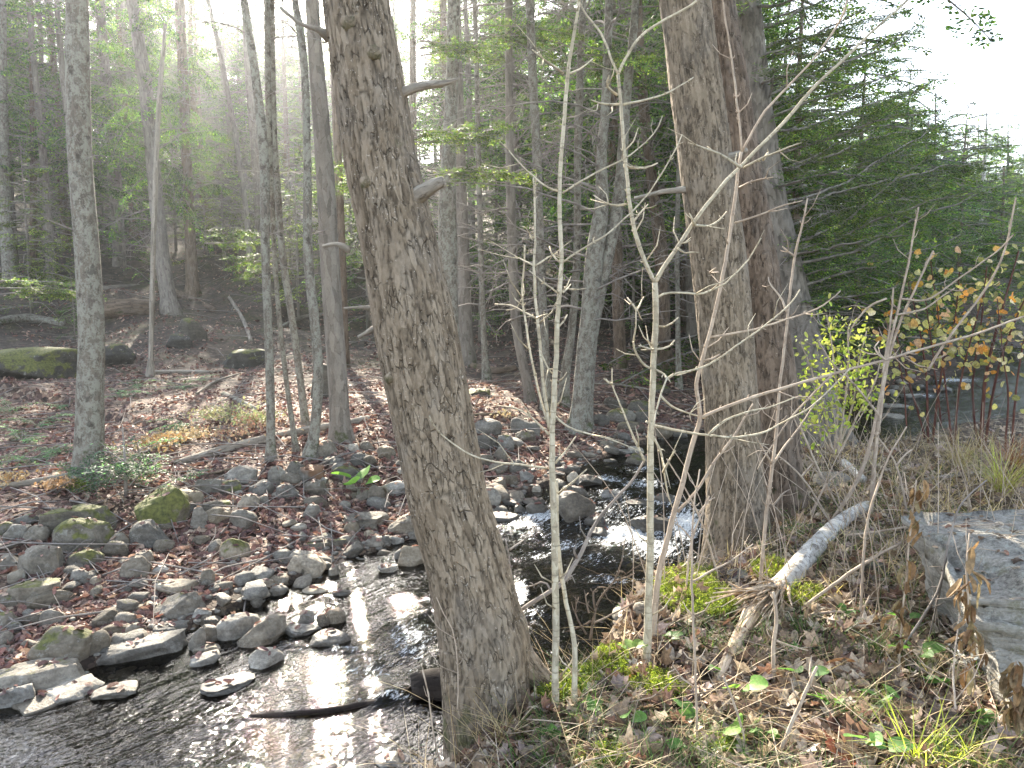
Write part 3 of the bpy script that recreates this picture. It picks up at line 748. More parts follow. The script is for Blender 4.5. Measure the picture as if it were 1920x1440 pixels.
for pth, wd in BOUGHS:
    A = []
    for x, y, dy in pth:
        A.append(PY(x, y, YC+dy)-np.array(tc_.location))
    A = resample(np.array(A), .1)
    nz = np.cumsum(rng.normal(0, .012, A.shape), 0); nz -= np.linspace(0, 1, len(A))[:, None]*nz[-1]; A = A+nz
    fm = MB(); wm = MB()
    bough_fol(fm, wm, A, wd, rng, .036, .055, .0145, HEM if rng.rand() < .25 else np.vstack([HEM, HEMY]), .024, step=.062, sub=2, tilt=rng.uniform(-.7, .7))
    bo = wm.build('bough', M['twig_bark'], tc_); fm.build('foliage', M['needles'], bo)
add_hem(tc_, (-.1, 0, 1), 1, 1., 1.1, up=3.5)
add_dead(tc_, tcd, 1, .8, .5)

# --- trees of the far bank and hillside, each read from the photo: name, label, points, bark, height, extras
T = [
 ('mottled_maple', 'lichen mottled maple trunk standing above the mossy boulders, a little hemlock bush at its foot', [(168, 900, 60), (166, 860, 52), (172, 640, 46), (163, 480, 44), (150, 300, 42), (146, 150, 41), (145, 0, 38), (144, -80, 36)], 'maple_bark', 15, 'hard'),
 ('mottled_maple', 'mottled maple trunk cut by the edge of the photo', [(22, 530, 26), (16, 480, 25), (9, 367, 23), (3, 230, 22), (0, 0, 20)], 'maple_bark', 14, 'dead'),
 ('hillside_hemlock', 'tall hemlock trunk with curved top beside the dead snag on the slope', [(320, 588, 36), (316, 560, 29), (304, 480, 27), (285, 290, 24), (273, 170, 24), (248, 0, 22)], 'grey_bark', 17, 'hem'),
 ('hillside_hemlock', 'straight dark hemlock close behind the curved one on the slope', [(362, 556, 28), (358, 480, 20), (350, 300, 19), (347, 230, 18), (337, 0, 18)], 'dark_bark', 17, 'hemdead'),
 ('hillside_hemlock', 'slim hemlock trunk between the big maple and the dead snag', [(224, 502, 22), (222, 470, 19), (213, 300, 18), (199, 150, 18), (186, 0, 17)], 'grey_bark', 16, 'hemdead'),
 ('dead_snag', 'thin barkless dead snag rotted at its foot, on the slope', [(282, 706, 15), (283, 660, 9), (287, 480, 9), (293, 300, 9), (300, 167, 9), (310, 45, 6)], 'dead_wood', 7.2, 'few'),
 ('bent_trunk_tree', 'dark bent trunk leaning among the hemlocks on the slope', [(402, 450, 18), (396, 420, 15), (376, 350, 13), (366, 250, 12)], 'dark_bark', 12, 'dead'),
 ('slender_maple', 'slender dark leaning stem against the bright gap of sky', [(470, 520, 12), (462, 400, 10), (443, 267, 10), (423, 150, 9), (404, 60, 9), (390, 0, 8)], 'grey_bark', 13, 'dead'),
 ('mottled_maple', 'thin maple with a long dark split in its foot, by the rocks', [(508, 862, 20), (508, 830, 16), (507, 747, 16), (503, 613, 16), (498, 480, 16), (495, 300, 17), (480, 150, 16), (457, 0, 14)], 'maple_bark', 14, 'hard'),
 ('slender_maple', 'spindly lichen speckled stem right behind the split maple', [(555, 850, 14), (551, 815, 10), (535, 700, 9), (524, 600, 9), (515, 480, 9), (505, 250, 11), (500, 0, 11)], 'maple_bark', 13, 'hard'),
 ('slender_maple', 'lichen covered stem leaning between the spindly and the crooked maple', [(573, 800, 14), (563, 713, 13), (550, 613, 13), (530, 480, 13), (520, 350, 12), (512, 200, 11), (510, 0, 10)], 'maple_bark', 13, 'few'),
 ('crooked_maple', 'crooked mossy maple stem rooted by the rust stained rock', [(581, 858, 26), (589, 815, 20), (597, 713, 18), (591, 613, 18), (578, 480, 18), (576, 300, 14), (570, 120, 14), (553, 0, 13)], 'maple_bark', 13, 'hard'),
 ('grey_ash', 'smooth grey trunk standing clear just beside the big leaning hemlock', [(640, 828, 42), (637, 780, 37), (629, 650, 36), (618, 480, 34), (610, 333, 33), (600, 200, 31), (590, 80, 26), (585, 0, 25)], 'grey_bark', 15, 'hard'),
 ('hillside_hemlock', 'hemlock trunk half hidden by the smooth grey trunk', [(645, 690, 20), (640, 480, 17), (632, 250, 16), (622, 0, 15)], 'dark_bark', 15, 'few'),
 ('mottled_maple', 'pale flaking trunk peering out behind the big leaning hemlock', [(845, 760, 40), (842, 620, 38), (839, 480, 37), (840, 330, 30), (846, 200, 24), (851, 0, 22)], 'maple_bark', 14, 'hard'),
 ('hillside_hemlock', 'thick dark hemlock trunk in the shade just past the leaning one', [(876, 685, 32), (872, 620, 29), (869, 510, 26), (862, 330, 24), (857, 150, 22), (853, 0, 20)], 'grey_bark', 16, 'dead'),
 ('slender_maple', 'thin pale stem on a mossy mound in the shaded woods', [(913, 712, 16), (908, 650, 12), (903, 520, 11), (898, 330, 10), (894, 150, 9), (890, 0, 9)], 'maple_bark', 12, 'dead'),
 ('curved_maple', 'grey stem that curves out at its foot, left of the pale sapling', [(995, 752, 22), (985, 700, 18), (968, 613, 18), (961, 480, 18), (957, 330, 17), (955, 180, 15), (953, 0, 14)], 'grey_bark', 14, 'dead'),
 ('mottled_maple', 'upright lichen splashed maple seen between the two sapling stems', [(1024, 770, 20), (1021, 650, 17), (1013, 480, 17), (1007, 300, 17), (1000, 170, 17), (993, 0, 16)], 'maple_bark', 15, 'hard'),
 ('twin_maple', 'stout lichen crusted maple leaning over the bank behind the saplings', [(1087, 805, 46), (1090, 747, 33), (1103, 613, 34), (1115, 480, 34), (1128, 380, 26), (1128, 300, 20), (1137, 167, 17), (1142, 0, 15)], 'maple_bark', 14, 'dead'),
 ('twin_maple', 'second stem of the lichen crusted pair, leaning further toward the brown trunk', [(1098, 802, 26), (1108, 640, 24), (1130, 520, 24), (1152, 420, 24), (1165, 330, 22), (1173, 200, 18), (1187, 67, 15), (1192, 0, 14)], 'maple_bark', 14, 'hard'),
 ('reddish_maple', 'thin reddish stem leaning at the foot of the lichen crusted pair', [(1056, 760, 24), (1060, 700, 18), (1072, 620, 15), (1082, 480, 14), (1083, 300, 14), (1087, 167, 14), (1093, 0, 13)], 'maple_bark', 13, 'dead'),
 ('hillside_hemlock', 'dark hemlock trunk in the gap right of the lichen crusted pair', [(1165, 692, 24), (1160, 600, 22), (1157, 480, 21), (1150, 300, 19), (1146, 0, 17)], 'dark_bark', 16, 'hemdead'),
 ('hillside_hemlock', 'dark hemlock right behind the forked pale sapling', [(1248, 702, 32), (1245, 640, 27), (1240, 480, 25), (1222, 333, 21), (1204, 167, 20), (1195, 0, 18)], 'dark_bark', 16, 'hemdead'),
 ('slender_maple', 'skinny pale stem close beside the straight brown trunk', [(1273, 728, 13), (1271, 620, 9), (1270, 480, 9), (1272, 330, 8), (1278, 150, 8), (1284, 0, 7)], 'maple_bark', 12, 'dead'),
 ('hillside_hemlock', 'shaded hemlock trunk showing as a sliver left of the brown trunk', [(1300, 640, 26), (1296, 480, 24), (1284, 300, 20), (1270, 120, 19), (1262, 0, 18)], 'grey_bark', 16, 'hem'),
 ('hillside_hemlock', 'hemlock trunk at the top of the slope near the photo edge', [(62, 500, 16), (63, 380, 12), (61, 150, 11), (57, 0, 10)], 'dark_bark', 15, 'hemdead'),
 ('slender_maple', 'wispy trunk between the edge maple and the big mottled maple', [(88, 470, 12), (84, 300, 10), (78, 120, 9), (72, 0, 9)], 'grey_bark', 13, 'dead'),
 ('white_birch', 'single white birch trunk far away over the stream bend', [(1832, 530, 9), (1837, 460, 8), (1843, 350, 7), (1848, 270, 5)], 'birch_bark', 9, 'few'),
]
FEW = dead_crown(181, 2., 7, 9, .9, 1, 3, .009)
for i, (nm, lab, pts, bk, h, ex) in enumerate(T):
    pts = [(x, y, w) for x, y, w in pts]
    b, t = G(pts[0][0], pts[0][1])
    h = max(h, (PY(pts[-1][0], pts[-1][1], b[1])[2]-b[2])+2.5) if ex != 'few' else h
    rt, full, dv = px_tree(nm, lab, 'tree', pts, M[bk], h, sides=20 if t < 14 else 12, step=.12 if t < 14 else .35)
    if ex in ('dead', 'hemdead') or (ex == 'hem'): add_dead(rt, dv, i, rng.uniform(.8, 1.2), h/12., rng.uniform(0, 6.28))
    if ex in ('hem', 'hemdead'): add_hem(rt, dv, i, .55 if 215 < pts[0][0] < 420 else rng.uniform(.75, 1.0), h/13.5, rng.uniform(0, 6.28)); 
    if ex == 'hard':
        place_mesh('bare_crown', HARD[i % 2], rt, (1., h/13.), rng.uniform(0, 6.28), dv)
        place_mesh('bare_crown', FEW, rt, (1.1, 1.1), rng.uniform(0, 6.28), dv)
    if ex == 'few': place_mesh('bare_crown', FEW, rt, (.8, .9), rng.uniform(0, 6.28), dv)

# --- young hemlocks green to the ground (base pixel, height px, label)
YH = [(60, 600, 330, 'young feathery hemlock in front of the slope at the edge maple', 0), (235, 520, 330, 'bluish young hemlock between the big mottled maple and the dead snag', 1),
      (420, 500, 260, 'pale sunlit young hemlock on the slope under the sky gap', 0), (560, 600, 330, 'young hemlock glowing among the thin maples', 0), (690, 620, 420, 'shaded young hemlock hidden by the big leaning trunk', 1),
      (900, 640, 400, 'dense young hemlock in the shade past the big leaning trunk', 1), (960, 560, 380, 'tall young hemlock behind the curved grey stem', 2), (1060, 600, 300, 'young hemlock between the sapling and the lichen crusted pair', 1),
      (1185, 640, 360, 'bushy hemlock in the dark gap behind the forked sapling', 2), (1330, 600, 460, 'hemlock hidden behind the straight brown trunk', 1), (130, 470, 240, 'far feathery hemlock behind the big mottled maple', 2),
      (330, 470, 300, 'hazy young hemlock up the slope behind the curved hemlock', 2), (790, 560, 330, 'young hemlock showing on both sides of the leaning trunk', 2), (1100, 520, 360, 'hazy hemlock far back between the maple pair', 1),
      (20, 470, 300, 'hazy hemlock filling the gap at the photo edge up the slope', 1), (105, 560, 230, 'low sunlit hemlock just left of the big mottled maple', 0), (195, 450, 260, 'dense hemlock behind the slim trunk up the slope', 2), (270, 440, 280, 'bluish hemlock far behind the dead snag', 1),
      (385, 470, 200, 'small bright hemlock beside the dark bent trunk', 0), (455, 470, 240, 'feathery hemlock in the sun gap behind the dark leaning stem', 0), (545, 500, 300, 'yellow green hemlock behind the lichen covered stem', 0), (600, 520, 320, 'hemlock filling the gap left of the smooth grey trunk', 2),
      (660, 540, 330, 'hemlock between the smooth grey trunk and the big leaning one', 0), (830, 600, 300, 'dark low hemlock behind the pale flaking trunk', 1), (930, 500, 330, 'far hemlock above the mossy mound', 2), (1010, 520, 330, 'hazy hemlock behind the upright lichen splashed maple', 1),
      (1150, 560, 300, 'dark hemlock skirt behind the second lichen crusted stem', 1), (1215, 560, 330, 'hemlock in the deep shade left of the dark trunk', 2), (140, 640, 130, 'knee high hemlock by the mossy ledge', 1), (690, 480, 260, 'pale hemlock far behind the big leaning trunk', 0)]
for i, (x, y, hp, lab, kind) in enumerate(YH):
    b, t = G(x, y); hm = hp*t/FPX
    r = thing('young_hemlock', lab, 'tree', b)
    f, w = CROWNL[kind]; s = hm/5.2
    V, F, B = tube(np.array([(0, 0, -.2), (0.02, 0, hm*.3), (0, .03, hm*.7), (0, 0, hm)]), np.array([.05, .04, .025, .006])*s, 7); link('trunk', mesh('trunk', V, F, M['grey_bark'], dict(bark=B)), r)
    rz = rng.uniform(0, 6.28)
    place_mesh('crown', f, r, (s*1.05, s), rz); place_mesh('limb_framework', w, r, (s*1.05, s), rz)

# --- the crowd of trunks further up the hillside and beyond the stream bend
def far_tree(x, y, h, lab, group, kind, sc):
    z = gz(x, y); r = thing('forest_hemlock', lab, 'tree', (x, y, z), group)
    k = rng.randint(6); o = link('trunk', FART[k], r); o.matrix_local = Matrix.Diagonal((sc, sc, h/14., 1))
    if kind == 'hem':
        f, w = CROWN[k % 3]; rz = rng.uniform(0, 6.28)
        place_mesh('crown', f, r, (sc*1.0, h/13.2), rz); place_mesh('limb_framework', w, r, (sc*1.0, h/13.2), rz)
    if kind == 'wide':
        f, w = CROWNW[k % 2]; rz = rng.uniform(0, 6.28); place_mesh('crown', f, r, (sc*.9*h/6, h/6.1), rz); place_mesh('limb_framework', w, r, (sc*.9*h/6, h/6.1), rz)
    elif kind == 'dead' or rng.rand() < .45: place_mesh('bare_crown', DEAD[k % 3], r, (sc, h/11.), rng.uniform(0, 6.28))
FART = []
for k in range(6):
    q = resample(np.array([(0, 0, -.4), (rng.uniform(-.1, .1), rng.uniform(-.1, .1), 3), (rng.uniform(-.25, .25), rng.uniform(-.2, .2), 8), (rng.uniform(-.3, .3), 0, 14)]), .5)
    V, F, B = tube(q, np.interp(q[:, 2], [-.4, .3, 14], [.22, .17, .03]), 10, True, lambda th, v, r, B: r*.1*fbm(B*np.array([9, 9, 1.5]), 2, 3)); FART.append(mesh('far_trunk', V, F, M['dark_bark' if k % 2 else 'grey_bark'], dict(bark=B)))
nf = 0
for k in range(600):
    y = rng.uniform(24, 62) if rng.rand() < .55 else rng.uniform(55, 110); az = rng.uniform(-.80, .80); x = y*az
    sunaz = math.tan(math.radians(-17))
    if az > .42 and y < 34: continue
    if stream(np.array([x]), np.array([y]))[0][0] < 1.5: continue
    corridor = abs(x-(-1.3+(y-4.6)*sunaz)) < 5.2 and y < 54
    if corridor and rng.rand() < .75: continue
    right = az > .36
    h = rng.uniform(12, 17)
    if right: h = max(4.5, min(h, (.17+.10*rng.rand())*y*(1 if az < .55 else .85)+1.6-gz(x, y)))
    kind = 'wide' if (right or (y > 58 and rng.rand() < .75)) else 'dead' if (corridor or rng.rand() < .15) else 'hem'
    far_tree(x, y, h, 'hazy evergreen in the wood past the stream bend, under the bright sky' if right else ('hazy thin hemlock trunk in the crowded stand high on the slope' if y > 48 else 'shaded hemlock trunk in the crowded stand partway up the slope'),
             'evergreens past the stream bend' if right else ('hemlocks high on the slope' if y > 48 else 'hemlocks partway up the slope'), kind, rng.uniform(.8, 1.3))
    nf += 1
    if nf > 250: break
# dark hemlocks behind the bough hemlock, over the pool
for (x, y, h, lab) in ((5.6, 15.5, 8.5, 'dark hemlock rising behind the long boughs over the pool'), (8.2, 18.5, 7.5, 'hemlock with drooping skirt beyond the stream pool'), (11.5, 23., 7.5, 'wide hemlock past the pool below the open sky'),
                       (4.4, 20., 10, 'hemlock standing behind the two brown trunks'), (15.5, 27., 7., 'small hemlock on the far side of the bend, by the shrubs'), (10.5, 21., 5.2, 'low spreading hemlock on the far side of the pool'), (13., 18.5, 4.8, 'low hemlock behind the red canes across the riffle'), (2.6, 24., 12., 'hemlock deep in the shade between the brown trunk and the forked sapling')):
    r = thing('pool_hemlock', lab, 'tree', (x, y, gz(x, y))); s = h/6.; f, w = CROWNW[rng.randint(2)]; rz = rng.uniform(0, 6.28)
    V, F, B = tube(np.array([(0, 0, -.2), (0.05, 0, h*.3), (0, .06, h*.7), (0, 0, h)]), np.array([.13, .1, .06, .01])*s*.6, 9); link('trunk', mesh('trunk', V, F, M['dark_bark'], dict(bark=B)), r)
    place_mesh('crown', f, r, (s*1.15, s), rz); place_mesh('limb_framework', w, r, (s*1.15, s), rz)
# ---------------------------------------------------------------- rocks
import bmesh
def ico(sub):
    bm = bmesh.new(); bmesh.ops.create_icosphere(bm, subdivisions=sub, radius=1.)
    V = np.array([v.co for v in bm.verts]); F = np.array([[v.index for v in f.verts] for f in bm.faces]); bm.free(); return V, F
ICO = {k: ico(k) for k in (2, 3, 4, 5)}
def rock_mesh(seed, size, sub=4, ang=.6, flat=0, name='rock'):
    rg = np.random.RandomState(seed); V, F = ICO[sub]; V = V.copy()
    V = np.sign(V)*np.abs(V)**.82
    for k in range(int(5+ang*9)):
        n = rg.normal(0, 1, 3)*np.array([1, 1, .8]); n /= np.linalg.norm(n); d = rg.uniform(.58, .92)
        e = np.maximum(0, V@n-d); V = V-e[:, None]*n*rg.uniform(.8, 1.)
    if flat:
        V[:, 2] = np.where(V[:, 2] > .45, .45+(V[:, 2]-.45)*.15, V[:, 2])
    V = V*(1+.15*fbm(V*1.5+seed, 3, seed))[:, None]
    V = V+V/np.linalg.norm(V, axis=1)[:, None]*(.04*fbm(V*4+seed*1.7, 5, seed+3, .6))[:, None]
    V = V/np.abs(V).max(0)
    return mesh(name, V*np.array(size)*.5, F, M['stone'])
ROCKO = []
def rock(cx, cy, w, h, label, moss=0., tone=1., warm=.3, wet=0., rust=0., ang=.5, flat=0, tilt=0., dep=.75, name='boulder', seed=None, group=None, cat='rock'):
    b, t = G(cx, cy+h*.5, True); s = t/FPX
    el = math.atan2(CAMZ-b[2], math.hypot(b[0], b[1]))
    w, h = w*1.1, h*1.1; W = w*s; D = W*dep; H = max(h*s-D*math.sin(el)*.35, h*s*.66, .04)
    f = b[:2]/np.linalg.norm(b[:2]); c = b[:2]+f*D*.42
    z0 = float(_look(c[0], c[1], True)[0])
    sd_ = seed if seed is not None else int(cx*13+cy*7) % 9973
    me = rock_mesh(sd_, (W*1.06, D, H*1.45), 5 if w > 70 else 4, ang, flat)
    o = link(name, me, None, (c[0], c[1], min(z0, b[2])+H*.24))
    o.rotation_euler = (random.Random(sd_).uniform(-.08, .08), math.radians(tilt), -math.atan2(c[0], c[1])+random.Random(sd_+1).uniform(-.15, .15))
    o['moss'] = float(min(1, moss*1.1+.04)); _r = random.Random(sd_+5); o['tone'] = float(tone*_r.uniform(.78, 1.08)); o['warm'] = float(min(1, warm+_r.uniform(0, .5))); o['wet'] = float(wet); o['rust'] = float(rust)
    ROCKO.append(o)
    return tag(o, label, cat, group)
ROCKS = [
 (140, 972, 125, 72, 'biggest blocky boulder of the far bank, flat topped with a moss strip', dict(moss=.55, tone=.7, ang=.9, flat=1)),
 (303, 955, 90, 76, 'domed boulder coated in olive moss below the hemlock bush', dict(moss=1., tone=.6, warm=.7, ang=.3)),
 (165, 1005, 100, 64, 'dark boulder with a bright moss cap, in front of the biggest one', dict(moss=.62, tone=.65, ang=.7)),
 (282, 1004, 66, 52, 'green grey boulder with a dark lower side, under the domed mossy one', dict(moss=.2, tone=.75, warm=.1)),
 (88, 1053, 82, 52, 'smooth egg shaped olive grey boulder sloping down to the leaves', dict(moss=.15, tone=.95, warm=.6, ang=.2, tilt=18)),
 (165, 1048, 60, 36, 'rounded dark mossy stone under the moss capped boulder', dict(moss=.45, tone=.6)),
 (225, 1018, 30, 36, 'small upright stone with a mossy rim', dict(moss=.35, tone=.85, dep=.6)),
 (62, 1105, 82, 58, 'flat topped block spotted with yellow lichen', dict(moss=.42, tone=.9, flat=1, ang=.9)),
 (97, 1126, 75, 36, 'brown slab leaning at the foot of the lichen spotted block', dict(tone=.65, warm=.9, ang=.8)),
 (46, 977, 50, 24, 'low dark stone with moss, near the biggest boulder', dict(moss=.35, tone=.55)),
 (36, 998, 46, 30, 'pale grey stone wedged against a leaning one', dict(tone=.95, warm=.3)),
 (70, 1000, 38, 36, 'grey wedge stone leaning against a pale neighbour', dict(tone=.8, tilt=35, ang=.9)),
 (8, 994, 34, 26, 'mossy stone cut by the photo edge', dict(moss=.6, tone=.7)),
 (22, 1020, 56, 22, 'dark flat stone below the mossy edge stone', dict(tone=.55, flat=1)),
 (16, 1055, 52, 28, 'grey stone with a thin grass stalk over it', dict(tone=.7, moss=.2)),
 (31, 1080, 28, 26, 'small round grey stone on leaves by the egg shaped boulder', dict(tone=1., ang=.2)),
 (14, 1128, 36, 26, 'mossy grey stone at the photo edge by the brown slab', dict(tone=.8, moss=.3)),
 (10, 1165, 44, 32, 'low mossy block at the photo edge above the pebbles', dict(tone=.7, moss=.4)),
 (60, 1163, 46, 28, 'low olive block between two mossy ones', dict(tone=.75, moss=.35, warm=.6)),
 (100, 1160, 40, 36, 'round grey stone with fallen leaves on it', dict(tone=.9, ang=.3)),
 (255, 1066, 50, 42, 'pale pointed stone with a dark mossy base', dict(tone=1.15, warm=.5, ang=.9, moss=.1)),
 (268, 1048, 34, 34, 'grey slab behind the pale pointed stone', dict(tone=.9, ang=.8)),
 (302, 1070, 26, 17, 'small bright white stone among the leaves', dict(tone=2.3, warm=.1, ang=.3)),
 (148, 1082, 38, 26, 'half buried grey stone below the rounded mossy one', dict(tone=.9)),
 (181, 1090, 20, 18, 'little tan round stone in the leaves', dict(tone=1.1, warm=.8, ang=.2)),
 (336, 1100, 78, 38, 'broad pale tan slab with a hollow full of leaves', dict(tone=1.2, warm=.7, flat=1, ang=.7)),
 (388, 1085, 26, 34, 'rounded stone on end beside the broad tan slab', dict(tone=1., warm=.6)),
 (240, 1143, 82, 22, 'long thin brown slab resting above the waterline', dict(tone=.9, warm=.7, flat=1, dep=.5)),
 (345, 1138, 92, 44, 'green grey wedge boulder sloping toward the stream', dict(tone=.85, warm=.1, moss=.25, ang=.9)),
 (118, 1214, 98, 66, 'pointed olive boulder with mossy face, behind the pale waterline boulder', dict(tone=.85, warm=.6, moss=.38, tilt=14, ang=.5)),
 (176, 1205, 52, 44, 'rounded brown boulder beside the pointed olive one', dict(tone=.8, warm=.7, ang=.2)),
 (277, 1212, 162, 52, 'long low slab with a pale wet top along the waterline', dict(tone=1., warm=.2, flat=1, ang=.6, dep=.42, wet=.2, tilt=-5)),
 (82, 1268, 158, 68, 'large pale topped boulder at the waterline with an olive face', dict(tone=1.05, warm=.4, moss=.22, flat=1, ang=.5, dep=.55)),
 (30, 1308, 74, 44, 'pale stone in the water under the large pale topped boulder', dict(tone=1.3, warm=.1, wet=.2)),
 (132, 1300, 104, 38, 'flat angular bright stone jutting into the stream', dict(tone=1.4, warm=.0, flat=1, ang=.9)),
 (75, 1325, 78, 24, 'lens shaped grey stone barely above the water', dict(tone=1., wet=.4, ang=.3)),
 (222, 1302, 78, 18, 'low grey stone awash in midstream', dict(tone=1., wet=.5, ang=.3)),
 (371, 1200, 27, 44, 'smooth grey oval stone standing on end', dict(tone=1.2, warm=.1, ang=.1, dep=.8)),
 (388, 1221, 44, 18, 'flat grey stone at the foot of the upright oval', dict(tone=.95, ang=.2)),
 (382, 1235, 56, 28, 'bluish pointed slab dipping into the water', dict(tone=1.2, warm=0., ang=.8, flat=1, tilt=-14)),
 (446, 1175, 74, 46, 'smooth blue grey rounded boulder in the stone bar', dict(tone=1.15, warm=.0, ang=.2)),
 (495, 1190, 82, 46, 'tan layered wedge stone tilted on the stone bar', dict(tone=1.15, warm=.8, ang=.9, tilt=-18)),
 (566, 1184, 64, 28, 'dark wet wedge in the stone bar', dict(tone=.8, wet=.5, ang=.8)),
 (618, 1196, 70, 30, 'wet stone the small waterfall pours over', dict(tone=.9, wet=.5, flat=1)),
 (499, 1236, 58, 34, 'pale oval stone alone in the stream', dict(tone=1.5, warm=.1, ang=.2)),
 (577, 1160, 30, 30, 'purple grey round stone in the stone bar', dict(tone=1., warm=.2, ang=.2)),
 (605, 1163, 22, 26, 'small pointed brown stone in the stone bar', dict(tone=.8, warm=.8, ang=.9)),
 (628, 1156, 36, 26, 'mottled brown cobble at the pool outlet', dict(tone=.9, warm=.8, ang=.2)),
 (398, 1188, 42, 32, 'dark brown rounded stone beside the blue grey boulder', dict(tone=.65, warm=.8, wet=.3, ang=.2)),
 (362, 1170, 36, 18, 'blue grey oval cobble over the long slab', dict(tone=1.1, warm=0., ang=.1)),
 (320, 1176, 54, 22, 'thin dark slab lying on the long pale one', dict(tone=.7, flat=1)),
 (382, 1155, 40, 24, 'bluish angular stone below the green grey wedge', dict(tone=1.1, warm=0., ang=.8)),
 (255, 1182, 32, 24, 'pale round stone caught above the long slab', dict(tone=1.2, ang=.2)),
 (220, 1185, 50, 24, 'brown block with fallen leaves, beside the rounded brown boulder', dict(tone=.8, warm=.9)),
 (572, 1063, 70, 44, 'white lichened boulder at the head of the pool', dict(tone=1.5, warm=.4, moss=.15, ang=.6)),
 (580, 1044, 78, 30, 'long pale slab leaning behind the lichened boulder', dict(tone=1.2, warm=.5, tilt=18, flat=1, dep=.5)),
 (626, 1070, 18, 22, 'little grey wedge in the wet by the lichened boulder', dict(tone=1., ang=.9)),
 (488, 1097, 44, 18, 'pale elongated stone at the pool edge', dict(tone=1.3, warm=.4, ang=.2)),
 (482, 1113, 42, 16, 'flat pale stone touching the pool water', dict(tone=1.3, warm=.3, ang=.3)),
 (521, 1108, 34, 17, 'dark sided stone at the pool margin', dict(tone=.9, wet=.2)),
 (594, 1108, 46, 12, 'sunlit flat stone in the pool', dict(tone=1.5, warm=.6, ang=.2)),
 (641, 1113, 30, 10, 'dark stone poking from the pool', dict(tone=.6, wet=.5)),
 (524, 1090, 46, 20, 'tan stone with a dry grass tuft at the pool head', dict(tone=1.1, warm=.6)),
 (441, 1030, 50, 40, 'rounded boulder with yellow moss on its crown', dict(moss=.5, tone=1., warm=.8, ang=.2)),
 (452, 975, 54, 38, 'dark ridge topped boulder streaked with lichen', dict(tone=.7, ang=.9, moss=.3)),
 (583, 886, 62, 50, 'big squared boulder with a rust coloured face', dict(tone=.72, warm=.3, ang=.8, rust=.8, flat=1)),
 (558, 882, 46, 42, 'dark slab leaning behind the rusty boulder', dict(tone=.6, moss=.3, tilt=-30, ang=.8)),
 (651, 888, 52, 32, 'dark boulder with a yellow green moss crown', dict(tone=.6, moss=.45, ang=.4)),
 (595, 916, 46, 30, 'dark boulder under the rusty one', dict(tone=.6)),
 (521, 893, 32, 36, 'upright greenish stone left of the rusty boulder', dict(tone=.95, warm=.4, moss=.2)),
 (455, 891, 58, 32, 'pale angular boulder at the top of the stone jumble', dict(tone=1.4, warm=.3, ang=.9)),
 (436, 916, 46, 28, 'dark moss topped stone under the pale angular boulder', dict(tone=.6, moss=.45)),
 (492, 917, 42, 30, 'dark faceted stone in the jumble', dict(tone=.6, ang=.9)),
 (540, 922, 38, 28, 'rounded dark stone below the upright greenish one', dict(tone=.7, moss=.2, ang=.3)),
 (366, 935, 32, 26, 'olive rounded stone beside the cream one', dict(tone=.9, warm=.8, moss=.2, ang=.2)),
 (336, 932, 50, 24, 'cream coloured stone behind the domed mossy boulder', dict(tone=2., warm=.8, ang=.2)),
 (392, 910, 44, 32, 'grey brown angular stone above the olive one', dict(tone=.85, warm=.5)),
 (375, 972, 28, 40, 'tall grey stone beside the domed mossy boulder', dict(tone=.9, dep=.6)),
 (466, 942, 38, 26, 'round stone crusted with pale lichen', dict(tone=1.25, warm=.5, ang=.2, moss=.1)),
 (497, 940, 22, 20, 'smooth dark oval cobble by the lichen crusted stone', dict(tone=.75, ang=.1)),
 (402, 946, 50, 18, 'mossy flat slab capping a brown stone', dict(tone=.9, moss=.45, flat=1)),
 (414, 962, 38, 22, 'brown stone under the mossy flat slab', dict(tone=.9, warm=.7)),
 (352, 955, 30, 22, 'dark cobble right of the domed mossy boulder', dict(tone=.6)),
 (586, 960, 34, 26, 'greenish angular stone among purple leaves', dict(tone=.85, warm=.0, ang=.9)),
 (591, 942, 38, 22, 'dark stone behind the greenish angular one', dict(tone=.55)),
 (742, 917, 48, 30, 'large pale bluish stone beside the leaning trunk', dict(tone=1.25, warm=.0, ang=.3)),
 (708, 928, 32, 38, 'olive upright stone beside the pale bluish one', dict(tone=.85, warm=.7)),
 (680, 929, 30, 22, 'brown stone behind the green leafy plant', dict(tone=.9, warm=.6)),
 (686, 975, 78, 38, 'big dark flat sided block at the head of the side pool', dict(tone=.75, warm=.5, ang=.9, flat=1)),
 (757, 984, 54, 34, 'undercut pale boulder touching the leaning trunk from behind', dict(tone=1.15, warm=.5, ang=.4)),
 (776, 1044, 56, 38, 'tan banded boulder half hidden by the leaning trunk', dict(tone=1.2, warm=.8, ang=.2)),
 (728, 1065, 34, 18, 'flat white stone in the side pool', dict(tone=2., warm=.1, ang=.3, flat=1)),
 (663, 838, 28, 18, 'pointed white stone at the foot of the smooth grey trunk', dict(tone=2., warm=.1, ang=.8)),
 (610, 842, 38, 28, 'grey slab propped near the smooth grey trunk', dict(tone=.9, tilt=-25)),
 (690, 838, 30, 20, 'dark round stone next to the pointed white one', dict(tone=.6)),
 (722, 850, 36, 24, 'olive stone near the leaning trunk, upper jumble', dict(tone=.75, warm=.7, moss=.2)),
 (680, 862, 40, 26, 'dark stone in the upper jumble, above the moss crowned one', dict(tone=.55)),
 (625, 862, 42, 22, 'flat dark stone right of the rusty boulder', dict(tone=.65, moss=.2, flat=1)),
 (610, 1020, 72, 22, 'long mossy slab lining the side pool', dict(tone=.7, moss=.3, flat=1, dep=.4, warm=.5)),
 (652, 1014, 40, 18, 'mossy block at the end of the long lining slab', dict(tone=.8, moss=.2)),
 (662, 990, 30, 26, 'pinkish angular stone in front of the dark block', dict(tone=1., warm=.8, ang=.9)),
